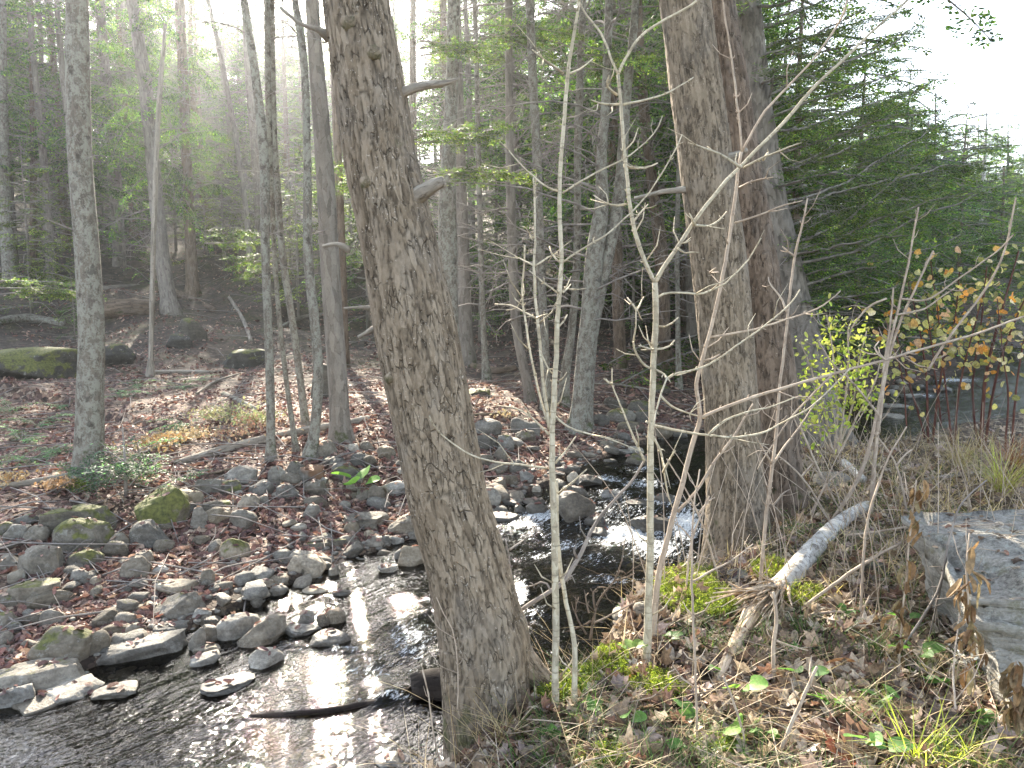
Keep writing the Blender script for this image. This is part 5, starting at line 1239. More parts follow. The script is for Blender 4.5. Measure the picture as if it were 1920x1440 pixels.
sapling('leaning tan sapling twisting up across the straight brown trunk', [
 [(1226, 1160, 14), (1235, 1080, 13), (1255, 1000, 12), (1275, 930, 11.2), (1295, 850, 10.6), (1305, 810, 10), (1313, 780, 9.4), (1308, 730, 8.8), (1311, 700, 8.5), (1325, 650, 8), (1340, 590, 7.8), (1355, 520, 7.6), (1368, 450, 7.4), (1378, 380, 7), (1385, 320, 6.8), (1390, 285, 6.5)],
 [(1390, 285, 4.6), (1384, 220, 4.4), (1375, 150, 4.2), (1362, 60, 4), (1353, -5, 3.6)], [(1392, 283, 5.4), (1430, 215, 5), (1480, 160, 4.8), (1530, 105, 4.5), (1575, 40, 4.2), (1592, -5, 4)],
 [(1315, 783, 7.4), (1350, 768, 7), (1420, 745, 6.6), (1500, 720, 6.4), (1580, 698, 6), (1660, 675, 5.6), (1730, 655, 5.2), (1800, 635, 5), (1870, 612, 4.6), (1930, 590, 4)],
 [(1270, 960, 6.4), (1310, 915, 6), (1340, 865, 5.6), (1375, 820, 5.2), (1395, 785, 4.6), (1412, 757, 3.6)]], [
 [(1333, 632), (1400, 620), (1470, 600), (1530, 580), (1560, 560), (1576, 545)], [(1377, 418), (1420, 405), (1465, 385), (1505, 376)], [(1386, 352), (1410, 340), (1450, 332)], [(1345, 510), (1330, 512), (1342, 502)],
 [(1660, 675), (1640, 655), (1648, 640)], [(1560, 705), (1530, 735), (1480, 790), (1420, 880)], [(1320, 676), (1335, 672), (1350, 664)]], b2[1]+.22, M['tan_bark'])
sapling('thin straight stick of a sapling in front of the dark furrowed trunk', [[(1424, 1110, 8), (1432, 1000, 7.6), (1443, 900, 7.2), (1455, 800, 6.8), (1463, 700, 6.2), (1475, 600, 5.6), (1490, 480, 5), (1505, 420, 4.4), (1514, 372, 3.6)]],
 [[(1450, 870), (1470, 840), (1500, 800), (1530, 755)], [(1475, 585), (1465, 560), (1445, 535), (1441, 520)], [(1490, 480), (1478, 472), (1467, 462)], [(1448, 870), (1430, 840), (1418, 820)]], G(1424, 1110)[0][1], M['tan_bark'])
sapling('clump of pale stems arching up before the yellow leaved shrub', [
 [(1545, 1000, 9), (1590, 930, 8.4), (1625, 860, 8), (1648, 770, 7.4), (1660, 700, 7), (1668, 650, 6), (1690, 560, 5), (1708, 470, 4.4), (1722, 388, 3.6)],
 [(1632, 965, 9), (1640, 870, 9), (1652, 770, 8), (1665, 680, 7), (1690, 600, 5.4), (1722, 530, 4.6), (1750, 470, 4)], [(1655, 700, 5), (1670, 610, 4.6), (1675, 540, 4)],
 [(1740, 695, 5.5), (1790, 620, 5), (1850, 540, 4.6), (1885, 470, 4.2), (1905, 370, 3.6)]], [
 [(1662, 560), (1630, 575), (1600, 610), (1590, 640)], [(1680, 590), (1730, 580), (1760, 560), (1790, 540)], [(1650, 780), (1600, 720), (1560, 680), (1535, 640)], [(1690, 560), (1740, 560), (1800, 520), (1870, 470), (1900, 440)]], G(1600, 975)[0][1], M['tan_bark'])

def twiglet(label, mains, Y, mat, name='bare_twig', cat='twig'):
    p0 = mains[0][0]; b = PY(p0[0], p0[1], Y); r = thing(name, label, cat, (b[0], b[1], b[2]))
    for k, m in enumerate(mains): stem(r, 'stem' if k == 0 else 'branch', spath(m, Y, (0, (.1 if k else 0)), 5, 2.4), mat, 6, seed=int(p0[0])+k)
    return r
def GY(x, y): return G(x, y)[0][1]
twiglet('dead branch leaning over the water between the sapling and the leaning trunk', [[(975, 1146, 9), (1033, 1108, 10), (1054, 1092, 11), (1083, 1050, 10), (1108, 1000, 8), (1133, 960, 7), (1187, 900, 5.5), (1209, 862, 4.5)], [(1083, 1050), (1095, 1030), (1104, 1010)], [(1033, 1108), (1020, 1090), (1000, 1098), (975, 1102)], [(1054, 1092), (1070, 1080), (1078, 1092)]], b1[1]+.5, M['twig_bark'], 'dead_branch', 'branch')
twiglet('grey twiggy stem rising from the leaning trunk edge over the stream', [[(962, 1105, 5), (957, 1060, 4.5), (953, 1030, 4), (946, 1010, 3)], [(955, 1030), (970, 1020), (982, 1012)]], b1[1]+.6, M['twig_bark'])
twiglet('dry tangle of dark twigs at the bank edge between the two saplings', [[(1105, 1200, 6), (1120, 1130, 5), (1150, 1090, 4), (1165, 1050, 3), (1172, 1010, 2)], [(1115, 1140), (1112, 1110), (1125, 1100), (1140, 1103)], [(1100, 1190), (1080, 1150), (1085, 1120)], [(1110, 1170), (1150, 1150), (1190, 1130)], [(1105, 1150), (1098, 1120), (1103, 1112)], [(1150, 1090), (1170, 1085), (1190, 1075)], [(1155, 1080), (1165, 1070), (1175, 1078)], [(1108, 1165), (1090, 1175), (1060, 1185)]], b1[1]+.55, M['dark_bark'])
twiglet('pale leaning stick slanting over the leaves to the slate block', [[(1490, 1150, 7), (1560, 1100, 7.5), (1620, 1058, 7), (1690, 1017, 6)]], GY(1490, 1150), M['tan_bark'], 'leaning_stick', 'stick')
twiglet('pale forked stick lying low over the leaves beside the birch log', [[(1462, 1162, 6), (1530, 1152, 6), (1600, 1145, 5.5), (1617, 1143, 5)], [(1617, 1143), (1625, 1128), (1630, 1117)], [(1617, 1143), (1628, 1155), (1638, 1152)]], GY(1462, 1165), M['tan_bark'], 'leaning_stick', 'stick')
twiglet('thin brown stalk standing in the foreground leaves beside the birch end', [[(1308, 1405, 6), (1302, 1250, 5.4), (1297, 1100, 5), (1299, 960, 4), (1312, 880, 3)], [(1298, 1090), (1330, 1070), (1370, 1050), (1412, 1020)]], GY(1308, 1405), M['tan_bark'])
twiglet('tan stick propped in the foreground leaves near the photo bottom', [[(1450, 1445, 9), (1478, 1370, 8.5), (1505, 1310, 8), (1532, 1250, 6)], [(1520, 1275), (1518, 1255), (1522, 1230)]], GY(1455, 1430), M['tan_bark'], 'leaning_stick', 'stick')
twiglet('short pale stick leaning beside the two green leaves', [[(1400, 1425, 6), (1390, 1370, 6), (1375, 1315, 5.5), (1356, 1268, 5)]], GY(1400, 1425), M['tan_bark'], 'leaning_stick', 'stick')
twiglet('upright brown stalk behind the splintered birch end', [[(1453, 1290, 9), (1450, 1220, 8.5), (1456, 1160, 8), (1450, 1110, 6)], [(1452, 1200), (1480, 1210), (1515, 1220)]], GY(1453, 1290), M['tan_bark'])
twiglet('thin grey stem standing in the leaves before the slate block', [[(1612, 1170, 6.5), (1618, 1080, 6), (1625, 1000, 5.5), (1640, 930, 5), (1665, 860, 4), (1700, 800, 3)]], GY(1612, 1170), M['tan_bark'])
twiglet('grey stick crossing in front of the slate block', [[(1690, 1215, 5), (1740, 1140, 5.5), (1765, 1090, 5.5), (1780, 1010, 5), (1800, 950, 4), (1850, 900, 3)], [(1765, 1090), (1752, 1150), (1738, 1210)]], GY(1690, 1225)-.05, M['twig_bark'], 'leaning_stick', 'stick')
twiglet('long thin twig lying level above the birch log', [[(1590, 1003, 4.5), (1640, 996, 5), (1700, 988, 4.5), (1780, 976, 4)]], GY(1590, 1030), M['tan_bark'], 'leaning_stick', 'stick')
twiglet('yellow weed stem rising from the bank edge before the dark drift log', [[(826, 1440, 3.5), (812, 1370, 3.5), (803, 1300, 3.2), (792, 1258, 2.6)]], b1[1]-.25, M['tan_bark'], 'weed_stem', 'weed')
twiglet('thin tan vine trailing down the foot of the leaning trunk', [[(858, 1330, 3.2), (858, 1270, 3.2), (855, 1215, 3), (848, 1180, 3), (832, 1150, 2.6), (818, 1120, 2)]], main.location.y-.26, M['tan_bark'], 'vine_stem', 'vine')
for i, (x0, y0, x1, y1, lab) in enumerate([(1560, 985, 1425, 830, 'pale stick leaning against the straight brown trunk'), (1520, 965, 1600, 870, 'bowed twig in the dry stalks beside the dark trunk'), (1480, 990, 1400, 930, 'thin twig fallen across the foot of the brown trunk'),
    (1500, 800, 1590, 985, 'long bowed twig behind the birch log'), (1700, 960, 1640, 810, 'dry twig standing between birch log and shrubs'), (1285, 1120, 1330, 930, 'thin twig beside the tan sapling over the rapids'), (1350, 1090, 1250, 860, 'twig slanting over the white water'), (1330, 1060, 1395, 985, 'broken twig beneath the straight brown trunk')]):
    Yq = GY(x0, max(y0, 985)); mx_, my_ = (x0+x1)/2+(-1)**i*10, (y0+y1)/2-12
    twiglet(lab, [[(x0, y0, 5), (mx_, my_, 4.5), (x1, y1, 3)], [(mx_, my_), (mx_+18*(-1)**i, my_-22), (mx_+30*(-1)**i, my_-30)]], Yq, M['tan_bark'])

# ---------------------------------------------------------------- broad leaves
def leaf_shape(kind, rng):
    """local outline (x along, y across) as triangle fan with a folded midrib; returns V (n,3), F list"""
    if kind == 'maple':
        a = np.radians([180, 150, 118, 95, 70, 48, 30, 14, 0, -14, -30, -48, -70, -95, -118, -150]); r = np.array([.12, .42, .62, .45, .8, .5, .72, .62, 1., .62, .72, .5, .8, .45, .62, .42])
        x = r*np.cos(a); y = r*np.sin(a); c = .25
    elif kind == 'heart':
        s = np.linspace(0, 2*math.pi, 17)[:-1]; x = .5-.55*np.cos(s); y = .48*np.sin(s)*(1-.28*(x-.1)); x = x+.12*(np.abs(y) > .3)*(x < .3)*-1.; c = .45
    else:
        s = np.linspace(0, 2*math.pi, 11)[:-1]; x = .5-.5*np.cos(s); y = .27*np.sin(s); c = .5
    V = np.vstack([[c, 0, 0], np.stack([x, y, np.zeros_like(x)], 1)]); n = len(x)
    F = np.array([[0, k+1, (k+1) % n+1] for k in range(n)])
    return V, F
LS = {k: leaf_shape(k, R) for k in ('maple', 'oval', 'heart')}
def scatter_leaves(mb, pos, nrm, size, kind, cols, rng, curl=.25, tilt=.35, lift=.008):
    V0, F0 = LS[kind]; n = len(pos); k = len(V0)
    up = nrm+rng.normal(0, tilt, (n, 3)); up /= np.linalg.norm(up, axis=1)[:, None]
    a = rng.normal(0, 1, (n, 3)); a -= up*(a*up).sum(1)[:, None]; a /= np.linalg.norm(a, axis=1)[:, None]; b = np.cross(up, a)
    c1 = rng.normal(0, curl, n); c2 = rng.normal(curl*.8, curl, n); c3 = rng.normal(0, curl*.7, n)
    x = V0[None, :, 0]-.45; y = V0[None, :, 1]*rng.uniform(.75, 1.15, n)[:, None]
    z = c1[:, None]*x*x+c2[:, None]*np.abs(y)*1.1+c3[:, None]*x*y+rng.normal(0, .03, (n, k))
    P_ = pos[:, None]+size[:, None, None]*(x[..., None]*a[:, None]+y[..., None]*b[:, None]+z[..., None]*up[:, None]); P_[..., 2] += lift
    c = cols[rng.randint(len(cols), size=n)]*rng.uniform(.65, 1.3, n)[:, None]
    mb.add(P_.reshape(-1, 3), (F0[None]+(np.arange(n)*k)[:, None, None]).reshape(-1, 3), col=np.repeat(np.hstack([c, np.ones((n, 1))]), k, 0))
def normals(x, y):
    e = .04; zx = (ground_z(x+e, y)-ground_z(x-e, y))/(2*e); zy = (ground_z(x, y+e)-ground_z(x, y-e))/(2*e)
    N_ = np.stack([-zx, -zy, np.ones_like(zx)], 1); return N_/np.linalg.norm(N_, axis=1)[:, None]
LBANK = 1.15*np.array([(.17, .092, .078), (.22, .13, .105), (.125, .072, .065), (.27, .18, .14), (.105, .062, .057), (.33, .24, .185), (.2, .1, .078)])
RBANK = 1.2*np.array([(.19, .135, .09), (.25, .185, .13), (.13, .09, .065), (.32, .255, .185), (.21, .12, .085), (.38, .32, .25), (.09, .065, .05), (.26, .2, .175)])
rg = np.random.RandomState(21)
# far bank
n = 95000; d = np.exp(rg.uniform(math.log(5.), math.log(42), n)); a = rg.uniform(-.80, .62, n); x = d*np.sin(a); y = d*np.cos(a)
sd, side, lev, al, hw = stream(x, y); clump = fbm(np.stack([x, y, 0*x], 1)*1.3, 3, 60)
m = (side > 0) & (sd > .12) & (rg.rand(n) < np.clip(.72+1.1*clump, .05, 1)*np.clip(1.25-(y-12)/26, .25, 1)); x, y = x[m], y[m]
lb = MB(); pos = np.stack([x, y, ground_z(x, y)], 1); scatter_leaves(lb, pos, normals(x, y), rg.uniform(.05, .105, len(x)), 'oval', LBANK, rg, .35, .45, .012)
tag(lb.build('leaf_litter', M['litter'], smooth=False), 'purple brown fallen leaves carpeting the far bank', kind='stuff')
# near bank
n = 32000; d = np.exp(rg.uniform(math.log(1.7), math.log(13), n)); a = rg.uniform(-.35, .85, n); x = d*np.sin(a); y = d*np.cos(a)
sd, side, lev, al, hw = stream(x, y); m = (side < 0) & (sd > .2) & (rg.rand(n) < np.clip(1.1-(d-5)/9, .3, 1)); x, y, d = x[m], y[m], d[m]
lb = MB(); k = rg.rand(len(x))
pos = np.stack([x, y, ground_z(x, y)], 1); N_ = normals(x, y)
for kd, mm, s0, s1 in (('maple', k < .3, .05, .1), ('oval', k >= .3, .035, .09)):
    scatter_leaves(lb, pos[mm], N_[mm], rg.uniform(s0, s1, mm.sum())*np.clip(.75+d[mm]*.02, .8, 1), kd, RBANK, rg, .45, .5, .02)
tag(lb.build('maple_litter', M['litter'], smooth=False), 'tan and brown fallen maple leaves on the near bank', kind='stuff')
# leaves that settled on the stones
bpy.context.view_layer.update(); _p = []; _n = []
for o_ in ROCKO:
    d_ = o_.dimensions
    for q in range(int(2+14*min(1, d_.x))):
        x_, y_ = rg.normal(0, .26, 2)*np.array([d_.x, d_.y]); ok_, l_, n_, i_ = o_.ray_cast(Vector((x_, y_, 2)), Vector((0, 0, -1)))
        if ok_ and n_.z > .55: w_ = o_.matrix_world @ l_; _p.append(w_[:]); _n.append(n_[:])
lb = MB(); scatter_leaves(lb, np.array(_p), np.array(_n), rg.uniform(.03, .08, len(_p)), 'oval', LBANK, rg, .35, .2, .006)
tag(lb.build('stone_litter', M['litter'], smooth=False), 'dead leaves settled on the boulders', kind='stuff')
# single leaves that stand out
def one_leaf(label, px, py, size, kind, col, tilt=(0, 0, 0), lift=.04):
    p, t = G(px, py); mb = MB(); V, F = LS[kind]; V = V.copy(); V[:, 2] = .35*np.abs(V[:, 1])-.25*(V[:, 0]-.4)**2; V[:, 0] -= .45
    o = MB().add(V*size, F, col=np.array([*col, 1.])).build('fallen_leaf', M['litter']); o.location = p+np.array([0, 0, lift]); o.rotation_euler = tilt; tag(o, label, 'leaf')
one_leaf('large curled orange tan leaf resting on the grass near the middle of the near bank', 1578, 1262, .13, 'oval', (.5, .26, .12), (.5, .1, 2.9), .06)
one_leaf('rust red lobed leaf lying at the photo bottom among green blades', 1572, 1420, .12, 'maple', (.3, .08, .04), (.5, .2, 1.2))
one_leaf('brown lobed leaf with a flat face beside the yellow grass', 1625, 1395, .13, 'maple', (.4, .22, .13), (.5, -.2, .6))
one_leaf('orange leaf standing on edge by the moss patch', 1185, 1285, .05, 'oval', (.5, .2, .07), (1.2, .2, .4))
one_leaf('red brown leaf lying under the single big green leaf plants', 1465, 1290, .11, 'maple', (.3, .12, .06), (.4, .1, 2.1))

# ---------------------------------------------------------------- grass, dry stalks, twigs, moss
def blades(mb, x, y, h, w, cols, rng, bend=.5, lean=.3):
    n = len(x); z = gzs(x, y); az = rng.uniform(0, 6.283, n); D = np.stack([np.cos(az), np.sin(az), 0*az], 1); S = np.stack([-np.sin(az), np.cos(az), 0*az], 1)
    c = cols[rng.randint(len(cols), size=n)]*rng.uniform(.7, 1.3, n)[:, None]; b = rng.uniform(.1, 1, n)*bend; V = []
    base = np.stack([x, y, z], 1)
    for f, ww in ((0, 1.), (.35, .9), (.7, .6), (1., .05)):
        p = base+D*(h*(lean*f+b*f*f))[:, None]; p[:, 2] += h*(f-b*.55*f*f)
        V += [p-S*(w*ww*.5)[:, None], p+S*(w*ww*.5)[:, None]]
    V = np.stack(V, 1).reshape(-1, 3); i = np.arange(n)[:, None]*8
    F = np.vstack([np.hstack([i+q, i+q+1, i+q+3, i+q+2]) for q in (0, 2, 4)])
    mb.add(V, F, col=np.repeat(np.hstack([c, np.ones((n, 1))]), 8, 0))
def near_pts(n, d0, d1, a0, a1, rng, sdmin=.25, cl=None, thr=0.):
    d = np.exp(rng.uniform(math.log(d0), math.log(d1), n)); a = rng.uniform(a0, a1, n); x = d*np.sin(a); y = d*np.cos(a); sd, side, *_ = stream(x, y); m = (side < 0) & (sd > sdmin)
    if cl: m &= fbm(np.stack([x, y, 0*x], 1)*cl, 3, 91) > thr
    return x[m], y[m]
GREEN = np.array([(.07, .13, .03), (.1, .17, .05), (.14, .2, .06), (.06, .1, .035)]); DRY = np.array([(.3, .22, .13), (.42, .33, .2), (.22, .15, .09), (.36, .27, .16), (.5, .4, .27)])
gb = MB(); x, y = near_pts(17000, 1.9, 9, .0, .85, rg, .3, 1.6, -.04); blades(gb, x, y, rg.uniform(.05, .18, len(x)), rg.uniform(.002, .005, len(x)), GREEN, rg, .9, .5)
tag(gb.build('green_grass', M['grass'], smooth=False), 'short green grass tufts among the fallen leaves', kind='stuff')
gb = MB(); x, y = near_pts(8000, 3.6, 12, .12, .85, rg, .15); m = (y > 4.2) & (rg.rand(len(y)) < np.clip(2.6-y*.22, .15, 1)); x, y = x[m], y[m]; blades(gb, x, y, rg.uniform(.08, .5, len(x))*np.clip(x/4, .4, 1), rg.uniform(.003, .008, len(x)), DRY, rg, 1.1, .8)
x, y = near_pts(1800, 1.9, 4.5, -.15, .85, rg, .15); blades(gb, x, y, rg.uniform(.08, .3, len(x)), rg.uniform(.002, .004, len(x)), DRY, rg, 1.2, 1.2)
tag(gb.build('dry_grass', M['grass'], smooth=False), 'tangle of straw coloured dry grass and stalks on the near bank', kind='stuff')
tw = MB()
def litter_twigs(x, y, l0, l1, r0, r1, rng):
    for xx, yy in zip(x, y):
        l = rng.uniform(l0, l1); az = rng.uniform(0, 6.28); z = gz(xx, yy); e = (xx+math.cos(az)*l, yy+math.sin(az)*l); z2 = gz(*e)
        p = np.array([(xx, yy, z+rng.uniform(.0, .05)), ((xx+e[0])/2+rng.normal(0, .03), (yy+e[1])/2+rng.normal(0, .03), (z+z2)/2+rng.uniform(.02, .12)), (*e, z2+rng.uniform(.0, .14))])
        r = rng.uniform(r0, r1); V, F, B = tube(p, [r, r*.8, r*.4], 4, False); tw.add(V, F, bark=B)
x, y = near_pts(420, 2.2, 11, -.1, .85, rg, .05); litter_twigs(x, y, .15, .6, .0015, .004, rg)
tag(tw.build('fallen_twigs', M['tan_bark']), 'scatter of thin dry twigs on the near bank', kind='stuff')
tw = MB(); d = np.exp(rg.uniform(math.log(6), math.log(40), 1500)); a = rg.uniform(-.7, .45, 1500); x = d*np.sin(a); y = d*np.cos(a); sd, side, *_ = stream(x, y); m = (side > 0) & (sd > .3); x, y = x[m], y[m]
litter_twigs(x, y, .3, 1.5, .003, .01, rg)
tag(tw.build('woodland_twigs', M['twig_bark']), 'dead twigs and small branches littering the far woods', kind='stuff')
# leaves, twigs and needles lying on the slate block
n = 260; x = rg.uniform(2.1, 3.6, n); y = rg.uniform(3.0, 4.2, n); _m = bpy.data.objects['slate_block']
from mathutils.bvhtree import BVHTree
_bv = BVHTree.FromPolygons([v.co+_m.location for v in _m.data.vertices], [p.vertices[:] for p in _m.data.polygons])
_z = []
for q in range(n):
    h_ = _bv.ray_cast(Vector((x[q], y[q], 2)), Vector((0, 0, -1))); _z.append(h_[0].z if h_[0] else -9)
_z = np.array(_z); mm = _z > .15; lb = MB(); scatter_leaves(lb, np.stack([x, y, _z], 1)[mm], np.tile([0, 0, 1.], (mm.sum(), 1)), rg.uniform(.02, .07, mm.sum()), 'oval', RBANK, rg, .4, .3, .008)
tag(lb.build('block_litter', M['litter'], smooth=False), 'small dead leaves lying on top of the slate block', kind='stuff')
tw = MB()
for q in np.nonzero(mm)[0][:150]:
    a_ = rg.uniform(-.5, .5)+(math.pi if rg.rand() < .5 else 0); l_ = rg.uniform(.06, .25); p_ = np.array([(x[q], y[q], _z[q]+.012), (x[q]+math.cos(a_)*l_*.5, y[q]+math.sin(a_)*l_*.5, _z[q]+.02), (x[q]+math.cos(a_)*l_, y[q]+math.sin(a_)*l_, _z[q]+.012)]); V, F, B = tube(p_, [.0018, .0016, .001], 4, False); tw.add(V, F, bark=B)
tag(tw.build('block_twigs', M['tan_bark']), 'dry straw and twigs littering the top of the slate block', kind='stuff')
# upright dry stalks
ds = MB(); x, y = near_pts(230, 4.2, 8.6, .12, .8, rg, .05)
for xx, yy in zip(x, y):
    h = rg.uniform(.3, 1.1); r = rg.uniform(.0018, .0045); z = gz(xx, yy); l = rg.normal(0, .3, 2)
    p = resample(np.array([(xx, yy, z-.03), (xx+l[0]*h*.4+rg.normal(0, .02), yy+l[1]*h*.4, z+h*.55), (xx+l[0]*h, yy+l[1]*h, z+h)]), .12); V, F, B = tube(p, np.linspace(r, r*.4, len(p)), 4, False); ds.add(V, F, bark=B)
tag(ds.build('dry_stalks', M['tan_bark']), 'thicket of dry upright stalks on the near bank', kind='stuff')
MOSSC = np.array([(.16, .19, .03), (.22, .25, .045), (.1, .14, .03), (.3, .32, .06)]); MOSSD = np.array([(.08, .11, .025), (.12, .15, .03), (.16, .19, .04)])
def moss_patch(label, pxs, cols, n=1500, h=.04, k=1.15):
    n = int(n*k)
    mb = MB(); xs_, ys_ = [], []
    for (px, py, rx, ry) in pxs:
        for q in range(int(n/len(pxs))):
            a = rg.uniform(0, 6.28); r = math.sqrt(rg.rand()); p, t = G(px+1.35*rx*r*math.cos(a), py+1.35*ry*r*math.sin(a)); xs_.append(p[0]); ys_.append(p[1])
    xs_, ys_ = np.array(xs_), np.array(ys_); z = gzs(xs_, ys_); m_ = fbm(np.stack([xs_, ys_, z], 1)*14, 3, 4)
    x0 = np.median(xs_); y0 = np.median(ys_); N_ = len(xs_)
    pos = np.stack([xs_, ys_, z+rg.uniform(0, h, N_)+h*.8*np.clip(m_+.2, 0, 1)], 1)
    O = pos; D = rg.normal(0, .5, (N_, 3)); D[:, 2] = np.abs(D[:, 2])+.6; D /= np.linalg.norm(D, axis=1)[:, None]; Nn = np.cross(D, rg.normal(0, 1, (N_, 3))); Nn /= np.linalg.norm(Nn, axis=1)[:, None]
    leaves_on_twigs(mb, O, D, Nn, rg.uniform(.014, .034, N_), .007, .012, .0045, cols, rg)
    o = mb.build('moss_patch', M['moss'], None, (x0, y0, gz(x0, y0)), smooth=False); tag(o, label, kind='stuff')
moss_patch('bright yellow green moss by the foot of the tall pale sapling', [(1095, 1262, 60, 26), (1040, 1295, 45, 24), (1130, 1250, 40, 20)], np.vstack([MOSSC, MOSSD]), 4600, .035)
moss_patch('yellow green moss mound between forked sapling and birch log', [(1300, 1130, 55, 26), (1285, 1105, 45, 26), (1330, 1150, 40, 16)], np.vstack([MOSSC, MOSSD]), 4200, .045)
moss_patch('moss around the mossy grey stone near the birch', [(1440, 1080, 26, 14), (1500, 1130, 34, 14)], MOSSC, 900, .06)
moss_patch('small moss cushions at the photo bottom', [(1130, 1435, 40, 14), (1345, 1412, 36, 12), (1800, 1420, 60, 24)], np.vstack([MOSSC, MOSSD]), 1500, .03)
moss_patch('moss patch between the two saplings on the leaves', [(1210, 1290, 40, 16), (1250, 1310, 30, 12)], np.vstack([MOSSC, MOSSD]), 900)
moss_patch('mossy mound at the foot of the big mottled maple', [(158, 905, 26, 12), (150, 918, 22, 8)], MOSSD, 700, .05)

# ---------------------------------------------------------------- shrubs and herbs
def leafy(name, label, cat, stems, n_leaf, kind, cols, size, Y, mat='autumn_leaf', bark='tan_bark', spread=.12, hang=.6, wl=(5, 2.5), f0=.35):
    p0 = stems[0][0]; b = PY(p0[0], p0[1], Y); r = thing(name, label, cat, (b[0], b[1], gz(b[0], b[1]))); o = np.array(r.location); pts = []
    for k, s in enumerate(stems):
        A = spath(s, Y, (rg.uniform(-.2, .2), rg.uniform(-.4, .4)), *wl); A = stem(r, 'stem', A, M[bark], 6, seed=k)
        pts.append(A[int(len(A)*f0):, :3])
        if n_leaf > 50 and kind != 'x':
            tb_ = MB(); q_ = A[len(A)//3:, :3]; twig_tree(tb_, q_, A[-1][3], rg, 2, 9, .32, .1, 50); tb_.build('twig', M['twig_bark'], r, o)
    if n_leaf:
        pts = np.vstack(pts); i = rg.randint(len(pts), size=n_leaf); pos = pts[i]+rg.normal(0, spread, (n_leaf, 3)); N_ = rg.normal(0, 1, (n_leaf, 3)); N_[:, 2] += .3; N_[:, 1] -= hang
        N_ /= np.linalg.norm(N_, axis=1)[:, None]; mb = MB(); scatter_leaves(mb, pos, N_, rg.uniform(size[0], size[1], n_leaf), kind, cols, rg, .22, .2, 0)
        link('foliage', mb.mesh('foliage', M[mat], o, smooth=False), r)
    return r
YEL = np.array([(.36, .4, .08), (.45, .46, .12), (.26, .34, .07), (.5, .48, .16)])
ORG = np.array([(.6, .34, .1), (.5, .42, .18), (.34, .3, .12), (.66, .4, .24), (.4, .36, .16), (.28, .26, .1), (.7, .58, .38), (.6, .5, .2), (.7, .3, .07)])
YS = GY(1560, 860)
leafy('yellow_shrub', 'small shrub with bright yellow green leaves beside the dark trunks', 'shrub', [[(1560, 850), (1545, 760), (1520, 690), (1500, 640)], [(1565, 850), (1570, 750), (1560, 650), (1550, 590)], [(1570, 850), (1600, 760), (1610, 680), (1625, 620)], [(1575, 850), (1610, 780), (1640, 720), (1650, 680)], [(1560, 850), (1530, 800), (1490, 750), (1470, 700)], [(1570, 850), (1590, 700), (1590, 620), (1600, 600)], [(1565, 850), (1540, 800), (1500, 800), (1490, 800)]], 760, 'oval', YEL, (.035, .065), YS-1.2, 'green_leaf', spread=.09)
CANES = [('red stemmed cane shrub with olive and tan leaves over the riffle', [[(1740, 830, 5.6), (1735, 700, 4.3), (1720, 600, 3.1), (1700, 520, 1.9)], [(1748, 830, 5.6), (1765, 700, 4.3), (1790, 600, 3.1), (1800, 500, 1.9)], [(1735, 820, 4.3), (1700, 700, 3.7), (1680, 620, 2.5), (1670, 560, 1.9)]], 120),
 ('tall red cane clump with orange leaves near the photo edge', [[(1838, 840, 8.1), (1850, 700, 6.8), (1880, 580, 5.0), (1910, 470, 3.1)], [(1845, 840, 5.6), (1870, 700, 5.0), (1905, 600, 3.7), (1940, 520, 2.5)], [(1832, 840, 5.0), (1825, 720, 4.3), (1840, 600, 3.1), (1850, 500, 2.5)]], 110),
 ('red canes with fading olive leaves between the two larger clumps', [[(1790, 830, 5.0), (1800, 720, 4.3), (1830, 600, 3.1), (1860, 500, 1.9)], [(1785, 830, 4.3), (1770, 700, 3.7), (1760, 600, 2.5), (1745, 490, 1.9)]], 100),
 ('red brown canes cut off by the photo edge', [[(1895, 850, 5.0), (1905, 740, 4.3), (1920, 640, 3.7), (1950, 540, 2.5)], [(1885, 850, 4.3), (1890, 740, 3.7), (1880, 660, 2.5), (1870, 560, 1.9)]], 60),
 ('dark red canes with few leaves, nearest to the distant riffle', [[(1765, 800, 3.7), (1755, 720, 3.1), (1745, 640, 2.5), (1735, 560, 1.9)], [(1700, 800, 3.1), (1690, 700, 2.5), (1660, 600, 1.9)]], 60)]
for i, (lab, st, nl) in enumerate(CANES): leafy('cane_shrub', lab, 'shrub', st, int(nl*1.0), 'heart', ORG, (.045, .1), GY(st[0][0][0], 845)-.2*i+.3, bark='cane_bark', spread=.2, hang=.9, f0=.42)
one = [(1905, 505, .16, (.75, .22, .03), 'single bright orange leaf hanging at the top of the red canes'), (1620, 575, .1, (.5, .45, .15), 'lone olive leaf at the edge of the cane shrub'), (1795, 695, .12, (.6, .33, .2), 'pinkish tan leaf hanging below the olive ones')]
# herbs
def herb(label, px, py, leaves, col, Y=None, name='leafy_herb', stemh=.08):
    p, t = G(px, py); r = thing(name, label, 'plant', p); V0, F0 = LS['heart']
    for k, (dx, dy, s, rz, tl) in enumerate(leaves):
        V = V0.copy(); V[:, 2] = .2*np.abs(V[:, 1])-.18*(V[:, 0]-.4)**2
        m = MB().add(V*s, F0, col=np.array([*(np.array(col)*rg.uniform(.8, 1.25)), 1])).mesh('leaf', M['green_leaf']); o = link('leaf', m, r)
        o.location = (dx, dy, stemh*rg.uniform(.7, 1.2)); o.rotation_euler = (tl, -.3, rz)
        V, F, B = tube(np.array([(0, 0, 0), (dx*.5, dy*.5, stemh*.5), tuple(o.location)]), [.002, .002, .0015], 5); link('stem', mesh('stem', V, F, M['tan_bark'], dict(bark=B)), r)
herb('single big heart shaped green leaf in the near litter', 1372, 1395, [(0, 0, .12, 4.6, .8)], (.16, .3, .06))
